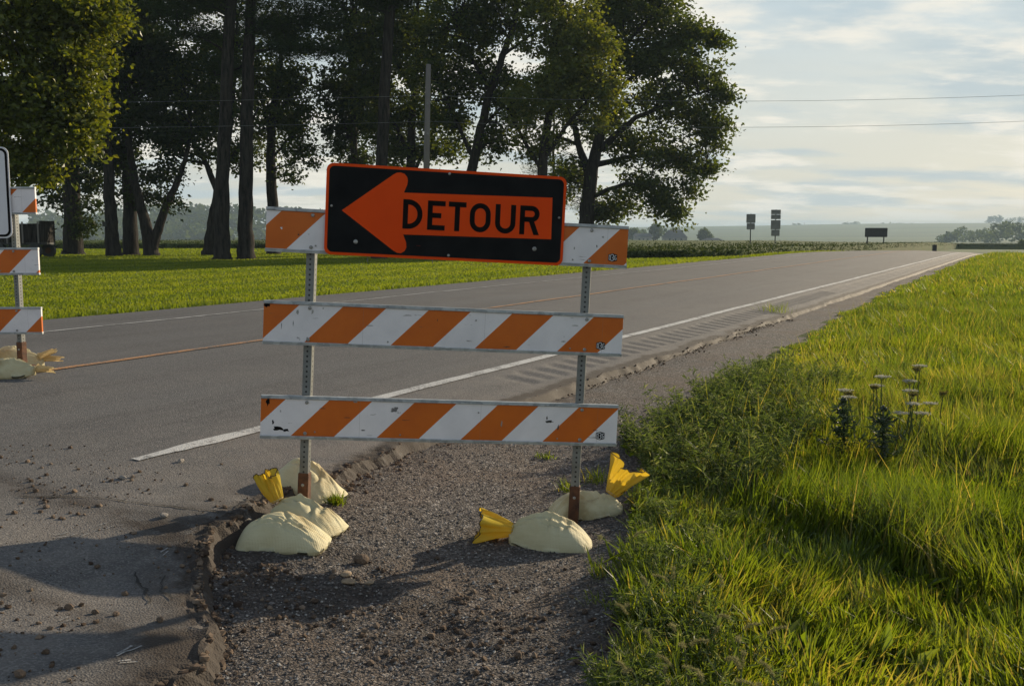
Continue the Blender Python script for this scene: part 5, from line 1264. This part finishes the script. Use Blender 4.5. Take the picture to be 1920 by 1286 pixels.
# ------------------------------------------------------------------ grass and weeds
def blades(name, x, y, z, h, w, mat, label, rng, lean=0.35, tint=None, wind=None):
    n = len(x)
    az = rng.uniform(0, 2 * np.pi, n); la = rng.uniform(0, 2 * np.pi, n); le = np.abs(rng.normal(0, lean, n))
    L = np.stack([np.cos(la) * le, np.sin(la) * le], 1)
    ca_ = fbm(x * 2.3 + 17, y * 2.3) * 14.0; L = L + np.stack([np.cos(ca_), np.sin(ca_)], 1) * 0.30
    if wind is not None: L = L + np.array(wind)
    P0 = np.stack([x, y, z], 1); sd = np.stack([np.cos(az), np.sin(az), np.zeros(n)], 1)
    def lv(f, wf):
        c = P0 + np.stack([L[:, 0] * h * f ** 1.7, L[:, 1] * h * f ** 1.7, h * (f - 0.25 * f * f * le)], 1)
        return c - sd * (w * wf / 2)[:, None], c + sd * (w * wf / 2)[:, None], c
    a0, b0, _ = lv(0.0, 0.8); a1, b1, _ = lv(0.5, 1.0); _, _, t2 = lv(1.0, 0)
    V = np.stack([a0, b0, b1, a1, t2], 1).reshape(-1, 3); i = (np.arange(n) * 5)[:, None]
    Fc = np.concatenate([i + np.array([[0, 1, 2]]), i + np.array([[0, 2, 3]]), i + np.array([[3, 2, 4]])])
    tn = np.repeat(np.clip(rng.normal(0.5, 0.24, n) if tint is None else tint, 0, 1), 5)
    return tag(mesh_np(name, V, Fc, mat, None, False, tn), label, kind='stuff')
def tall_line(s): return np.interp(s, [-4, 0, 1.2, 2.3, 4], [4.0, 4.35, 5.15, 5.45, 5.6])
def in_view(x, y, mx=1.25): return (np.abs(x) < y * 0.514 * mx + 0.3)
def seed_verge(n, t0, t1, s0, pw=1.0):
    t = t0 + (t1 - t0) * RNG.random(n) ** pw; s = s0 + (grass_edge(t) - s0) * RNG.random(n)
    x, y = st2xy(s, t); k = in_view(x, y); return x[k], y[k], s[k], t[k]
# short, roughly mown strip near the camera
x, y, s_, t_ = seed_verge(150000, 1.3, 5.9, -1.6)
k = t_ < tall_line(s_) + RNG.normal(0, 0.10, len(t_)); x, y, s_, t_ = x[k], y[k], s_[k], t_[k]
cl = fbm(x * 4, y * 4); k = RNG.random(len(x)) < smooth(0.33, 0.52, cl) * 0.85 + 0.15; x, y, s_, t_, cl = x[k], y[k], s_[k], t_[k], cl[k]
h = (0.035 + 0.13 * RNG.random(len(x)) ** 1.8) * (0.35 + 1.25 * fbm(x * 6 + 2, y * 6)); tn = np.clip(RNG.normal(0.5, 0.22, len(x)) + (fbm(x * 2.3 + 9, y * 2.3) - 0.5) * 1.3, 0, 0.97); tn = np.where(RNG.random(len(x)) < 0.03, 1.0, tn)
blades('verge_grass', x, y, ground_z(x, y), h, 0.0045 + 0.004 * RNG.random(len(x)), MT['grass'], 'short rough grass beside the gravel in the foreground', RNG, 0.45, tn)
print('short', len(x))
# tall unmown grass behind it
for nm, n, t0, t1, w, hh, lb in (('tall_grass', 125000, 4.0, 9.5, 0.006, 0.25, 'tall unmown grass behind the short strip'), ('meadow_grass', 90000, 9.0, 22, 0.010, 0.24, 'meadow grass along the road towards the crest'), ('crest_grass', 60000, 21, 66, 0.024, 0.28, 'distant meadow grass up to the crest of the road')):
    x, y, s_, t_ = seed_verge(n, t0, t1, -2.2 if t0 < 20 else -4, 1.2)
    k = t_ > tall_line(s_) + RNG.normal(0, 0.06, len(t_)); x, y, s_, t_ = x[k], y[k], s_[k], t_[k]
    cl = fbm(x * 1.1 + 30, y * 1.1); cl2 = fbm(x * 3.5, y * 3.5 + 8)
    ed = np.clip((grass_edge(t_) - s_) / 0.7, 0.25, 1)
    front = np.exp(-((t_ - tall_line(s_) - 0.3) / 0.5) ** 2) if t0 < 5 else 0
    h = hh * (0.35 + 0.75 * RNG.random(len(x)) ** 1.5) * (0.35 + 1.1 * cl) * (0.6 + 0.8 * cl2) * ed * (1 + 0.30 * front * smooth(-0.2, 1.2, s_))
    tn = np.clip(RNG.normal(0.48, 0.2, len(x)) + (fbm(x * 1.3 + 3, y * 1.3) - 0.5) * 1.1, 0, 0.96); tn = np.where(RNG.random(len(x)) < 0.05, 1.0, tn)
    blades(nm, x, y, ground_z(x, y), h, w * (0.7 + 0.6 * RNG.random(len(x))), MT['tall_grass'], lb, RNG, 0.38, tn, (-0.10, 0.02))
    print(nm, len(x))
# dry seed stalks standing over the meadow
x, y, s_, t_ = seed_verge(1500, 4.3, 16, -1.5, 1.3); k = (t_ > tall_line(s_)) & (s_ < grass_edge(t_) - 0.25); x, y = x[k], y[k]
blades('seed_stalks', x, y, ground_z(x, y), RNG.uniform(0.22, 0.46, len(x)), np.full(len(x), 0.004), MT['tall_grass'], 'dry seed stalks standing in the tall grass', RNG, 0.18, RNG.uniform(0.75, 1.0, len(x)))
# lawn blades across the road
n = 350000; yy = 12 * (80 / 12.0) ** RNG.random(n); xx = (RNG.random(n) * 2 - 1) * yy * 0.56
s_, t_ = xy2st(xx, yy); rl = np.hypot(xx, yy); ang = np.degrees(np.arctan2(xx, yy))
k = (s_ > 12.42 + 0.2 * fbm(t_ * 1.5, t_ * 0)) & (rl < soy_near(ang) - 0.2); xx, yy, s_, t_ = xx[k], yy[k], s_[k], t_[k]
fringe = smooth(13.6, 12.5, s_)
h = (0.025 + 0.025 * RNG.random(len(xx))) * (1 + yy * 0.010) + fringe * 0.12 * RNG.random(len(xx)); w = 0.006 + 0.0008 * yy
stripe = 0.5 + 0.28 * np.sin(s_ * 2.2 + 1.2 * fbm(t_ * .1, s_ * .1) * 6) + 0.5 * (fbm(xx * .25, yy * .25) - .5)
blades('lawn_grass', xx, yy, lawn_z(s_, t_), h, w, MT['lawn'], 'mown lawn grass across the road', RNG, 0.5, np.clip(stripe + RNG.normal(0, .07, len(xx)), 0, 1))
print('lawn', len(xx))
# feathery grey green weeds along the gravel edge
def weeds(name, cx, cy, hgt, label, seed, nl=90, lsz=0.028):
    rng = np.random.default_rng(seed); VS, FS, TN = [], [], []; o = 0; SV = MB()
    P, S_ = [], []
    for x0, y0, h0 in zip(cx, cy, hgt):
        z0 = gz_at(x0, y0); nb = rng.integers(3, 6)
        for b in range(nb):
            a = rng.uniform(0, 6.28); le = rng.uniform(0.1, 0.8) * h0; top = np.array([x0 + math.cos(a) * le, y0 + math.sin(a) * le, z0 + h0 * rng.uniform(0.6, 1.0)]); base = np.array([x0, y0, z0 - 0.01])
            mid = (base + top) / 2 + np.array([math.cos(a), math.sin(a), 0]) * le * -0.15
            SV.tube([Vector(base), Vector(mid), Vector(top)], [0.0028, 0.002, 0.001], 3, cap=False)
            m = int(nl / nb * rng.uniform(0.7, 1.3)); q = rng.random((m, 1)) ** 0.7
            c = (1 - q) ** 2 * base + 2 * q * (1 - q) * mid + q ** 2 * top
            P.append(c + rng.normal(size=(m, 3)) * 0.016 * (1.3 - q))
    P = np.concatenate(P)
    V, Fc = leaf_cloud(P, lsz, rng, -0.25, 0.20, 1.4)
    o1 = mesh_np(name, V, Fc, MT['weed'], None, False, np.repeat(np.clip(rng.normal(0.55, 0.25, len(P)), 0, 1), 4)); tag(o1, label, kind='stuff')
    st = SV.build('weed_stems', MT['stem'], o1); tag(st, kind='stuff')
n = 230; t_ = 1.6 + 8.5 * RNG.random(n) ** 1.25; s_ = grass_edge(t_) - np.abs(RNG.normal(0, 0.20, n)); x, y = st2xy(s_, t_); k = in_view(x, y, 1.1)
weeds('edge_weeds', x[k], y[k], 0.06 + 0.15 * RNG.random(k.sum()), 'feathery grey green weeds along the gravel edge', 61, 130)
n = 190; s_ = RNG.uniform(1.3, 2.4, n); t_ = RNG.uniform(5.4, 8.6, n); x, y = st2xy(s_, t_); k = s_ < grass_edge(t_)
weeds('ragweed_patch', x[k], y[k], 0.17 + 0.19 * RNG.random(k.sum()), 'patch of feathery weeds behind the right sandbags', 62, 130, 0.034)
n = 34; x = RNG.uniform(0.35, 0.95, n); y = RNG.uniform(2.9, 3.9, n); s_, t_ = xy2st(x, y); k = s_ < grass_edge(t_) - 0.05
weeds('foreground_weeds', x[k], y[k], 0.10 + 0.12 * RNG.random(k.sum()), 'feathery weeds in the foreground at the grass edge', 63, 150)
# broad leaves low in the grass
n = 2200; t_ = 1.6 + 5.5 * RNG.random(n); s_ = grass_edge(t_) - 2.6 * RNG.random(n); x, y = st2xy(s_, t_); cl = fbm(x * 2.2 + 5, y * 2.2) > 0.52; x, y = x[cl], y[cl]
P = np.stack([x, y, ground_z(x, y) + 0.02], 1); P = np.repeat(P, 4, 0) + RNG.normal(size=(len(P) * 4, 3)) * np.array([.035, .035, .006])
V, Fc = leaf_cloud(P, RNG.uniform(0.03, 0.085, len(P)), RNG, -0.55, 0.5, 1.1); tag(mesh_np('broad_leaves', V, Fc, MT['grass'], None, False, np.repeat(RNG.uniform(0.3, 0.7, len(P)), 4)), 'broad weed leaves in the short grass', kind='stuff')
# a few tufts growing in the gravel
def tuft(label, u, v, h0, n, seed, spread=0.05, name='grass_tuft'):
    rng = np.random.default_rng(seed); p = gp(u, v, 0.1); p = gp(u, v, surf_z(p.x, p.y)); p.z = surf_z(p.x, p.y)
    x = p.x + rng.normal(0, spread * .4, n); y = p.y + rng.normal(0, spread * .4, n)
    o = blades(name, x - p.x, y - p.y, np.full(n, -0.005), h0 * rng.uniform(.5, 1, n), np.full(n, .006), MT['grass'], label, rng, 0.9); o.location = p; del o['kind']; o['category'] = 'grass tuft'; return o
tuft('small green tuft growing in the pavement edge behind the left bags', 630, 917, 0.07, 160, 1)
tuft('low yellow green tuft on the gravel beyond the bottom rail', 1022, 864, 0.05, 60, 2, .07)
tuft('small tuft at the road edge beyond the middle rail', 1455, 577, 0.22, 90, 3, .25)
tuft('sparse tuft on the gravel nearest the bottom right weeds', 1130, 1130, 0.07, 22, 4, .1)
tuft('bright sprawling tuft beside the right front sandbag', 1140, 1075, 0.10, 50, 5, .10)
tuft('leafy tuft just left of the right post base', 1062, 925, 0.10, 50, 6, .07)
tuft('yellowish tuft right of the right post under the rail', 1120, 905, 0.12, 60, 7, .10)

# tall flowering weeds in the meadow
def umbel_plant(seedhead, h, seed):
    rng = np.random.default_rng(seed); root = empty('wild_carrot')
    mb = MB(); bx, by = rng.normal(0, .03, 2); mb.tube([(0, 0, -.02), (bx * .4, by * .4, h * .5), (bx, by, h - .03)], [.005, .004, .003], 5); P = []
    for k in range(14):
        a = k * 2.4; r = .040 * math.sqrt((k + .5) / 14) * (0.55 if seedhead else 1)
        tip = Vector((bx + math.cos(a) * r, by + math.sin(a) * r, h + (.02 if seedhead else 0) * (r / .04) - (0 if seedhead else .05 * r)))
        mb.tube([(bx, by, h - .03), tip], .0008, 3, cap=False); P.append(tip)
    for q in range(5):
        zq = h * (.15 + .13 * q); a = q * 2.2; mb.tube([(bx * zq / h, by * zq / h, zq), (math.cos(a) * .06, math.sin(a) * .06, zq + .05)], .0012, 3, cap=False)
    mb.build('stem', MT['stem'], root)
    C = np.array([tuple(p) for p in P]); C = np.repeat(C, 22, 0) + rng.normal(size=(len(C) * 22, 3)) * (np.array([.006, .006, .006]) if seedhead else np.array([.007, .007, .0015]))
    V, Fc = leaf_cloud(C, 0.008, rng, -.2, .8); mesh_np('flower_head' if not seedhead else 'seed_head', V, Fc, MT['seed' if seedhead else 'umbel'], root, False, np.repeat(rng.random(len(C)), 4))
    return root
def plant_at(u, v, Y):
    p = at(u, v, Y); z = gz_at(p.x, p.y); return Vector((p.x, p.y, z)), p.z - z
NTH = ['first', 'second', 'third', 'fourth', 'fifth', 'sixth', 'seventh', 'eighth', 'ninth', 'tenth', 'eleventh']
UMB = ((1722, 684, .2), (1655, 706, 0), (1652, 722, .1), (1596, 732, .2), (1590, 744, -.1), (1716, 714, 0), (1717, 734, -.1), (1706, 755, -.2), (1751, 756, .1), (1680, 772, -.3), (1718, 773, -.2))
for i, (u, v, dy) in enumerate(UMB):
    p, h = plant_at(u, v, 6.35 + dy); o = umbel_plant(False, h, 70 + i); o.location = p; tag(o, 'flat white wild carrot flower on a thin stem, %s from the left' % NTH[sorted(UMB).index((u, v, dy))], 'wildflower', 'white umbels in the tall grass')
SEEDH = ((1701, 693, .1), (1640, 729, 0), (1609, 738, .1), (1699, 740, -.1), (1761, 740, .1))
for i, (u, v, dy) in enumerate(SEEDH):
    p, h = plant_at(u, v, 6.35 + dy); o = umbel_plant(True, h, 90 + i); o.location = p; tag(o, 'closed brown wild carrot seed head, %s from the left' % NTH[sorted(SEEDH).index((u, v, dy))], 'wildflower', 'closed seed heads in the tall grass')
def thistle(label, u, v, Y, seed):
    p, h = plant_at(u, v, Y); rng = np.random.default_rng(seed); root = empty('thistle', p); tag(root, label, 'thistle')
    mb = MB(); mb.tube([(0, 0, -.02), (.01, 0, h * .5), (0, .01, h)], [.010, .008, .006], 7)
    ends = []
    for k in range(9):
        z0 = h * (.25 + .075 * k); a = k * 2.4 + seed; l = .12 * (1.25 - k / 9); e = Vector((math.cos(a) * l, math.sin(a) * l, z0 + l * .45)); mb.tube([(0.005, 0, z0), e * Vector((.6, .6, 1)) if False else Vector((e.x * .6, e.y * .6, z0 + l * .15)), e], [.004, .003, .002], 5); ends.append((Vector((0, 0, z0)), e))
    mb.build('stem', MT['thistle'], root)
    C = []
    for a, e in ends:
        for q in np.linspace(.1, 1, 9): C += [np.array(a.lerp(e, q)) + rng.normal(size=3) * .006 for _ in range(3)]
    for q in np.linspace(.1, 1, 26): C += [np.array((0.004, 0, h * q)) + rng.normal(size=3) * .006 for _ in range(4)]
    C = np.array(C); V, Fc = leaf_cloud(C, .036, rng, -.1, .34, 1.3); mesh_np('spiny_leaves', V, Fc, MT['thistle'], root, False, np.repeat(rng.random(len(C)), 4))
    for k in range(3):
        mb = MB(); c = Vector((.012 * (k - 1), .01 * (k % 2), h + .004 + .01 * (k == 1))); mb.tube([c - Vector((0, 0, .014)), c, c + Vector((0, 0, .012))], [.004, .010, .005], 7); mb.build('bud', MT['thistle'], root, True)
thistle('dark thistle in the tall grass, the left and slimmer one', 1582, 752, 6.1, 3)
thistle('dark thistle in the tall grass, the right and bushier one', 1657, 768, 5.95, 5)
def foxtail(h, seed):
    rng = np.random.default_rng(seed); root = empty('foxtail'); a = rng.uniform(0, 6.28); d = Vector((math.cos(a), math.sin(a), 0)); bend = rng.uniform(.15, .5)
    pts = [d * (bend * h * (q ** 2)) + Vector((0, 0, h * (q - .12 * bend * q ** 3))) for q in np.linspace(0, 1, 7)]
    head = []; p = pts[-1]; dr = (pts[-1] - pts[-2]).normalized()
    for i in range(9):
        head.append(p); dr = (dr + d * .10 - Vector((0, 0, .09 * (1 + bend)))).normalized(); p = p + dr * .0075
    mb = MB(); mb.tube(pts, [.0016] * 7, 4); mb.build('stem', MT['stem'], root)
    P = []; 
    for i, c in enumerate(head):
        for _ in range(26): P.append(np.array(c) + rng.normal(size=3) * .0016 * (1.2 - abs(i - 4) / 8))
    P = np.array(P); V, Fc = leaf_cloud(P, .0075, rng, -.3, .16, 1.3); mesh_np('seed_head', V, Fc, MT['foxtail'], root, False, np.repeat(rng.random(len(P)), 4))
    V, Fc = leaf_cloud(np.array([np.array(pts[i % 3]) for i in range(4)]), .11, rng, -.9, .06, 1.2); mesh_np('blade', V, Fc, MT['grass'], root, False, np.full(16, .6))
    return root
FX = [foxtail(.14 + .025 * i, 200 + i) for i in range(5)]
fx_spots = [(1200, 1245), (1235, 1215), (1262, 1205), (1290, 1200), (1300, 1235), (1325, 1205), (1345, 1225), (1352, 1268), (1388, 1262), (1405, 1275), (1435, 1270), (1470, 1275), (1362, 1180), (1385, 1190), (1240, 1150), (1300, 1140), (1328, 1150), (1280, 1092), (1262, 1095), (1230, 1115), (1185, 1125), (1193, 1160), (1410, 1190), (1310, 1284), (1270, 1284), (1240, 1286), (1330, 1284), (1450, 1284), (1360, 1110), (1205, 1285), (1255, 1262), (1285, 1258), (1165, 1010), (1120, 1005)]
for i, (u, v) in enumerate(fx_spots):
    hgt = 0.14 + .025 * (i % 5); p = gp(u, v, hgt * 0.95); o = FX[i] if i < 5 else copy_tree(FX[i % 5]); o.location = (p.x, p.y, gz_at(p.x, p.y)); o.rotation_euler.z = i * 1.9
    tag(o, 'foxtail grass stalk with a bristly tan seed head', 'foxtail', 'foxtail stalks at the grass edge')

# ------------------------------------------------------------------ air
zlo = float(land.data.vertices[0].co.z)
zs_ = np.empty(len(land.data.vertices) * 3, np.float32); land.data.vertices.foreach_get('co', zs_); zs_ = zs_.reshape(-1, 3)[:, 2]
mb = MB(); z0, z1 = float(zs_.min()) - 1.0, 48.0
mb.box((0, 0, (z0 + z1) / 2), (19000, 19000, z1 - z0))
t = NT('haze_air'); pv = t.node('ShaderNodeVolumePrincipled'); pv.inputs['Color'].default_value = (0.66, 0.85, 1.0, 1); pv.inputs['Density'].default_value = 0.00030; pv.inputs['Anisotropy'].default_value = 0.0
t.l.new(pv.outputs[0], t.out.inputs['Volume'])
hz = mb.build('haze', t.m, None); tag(hz, 'thin evening haze over the fields', kind='stuff')
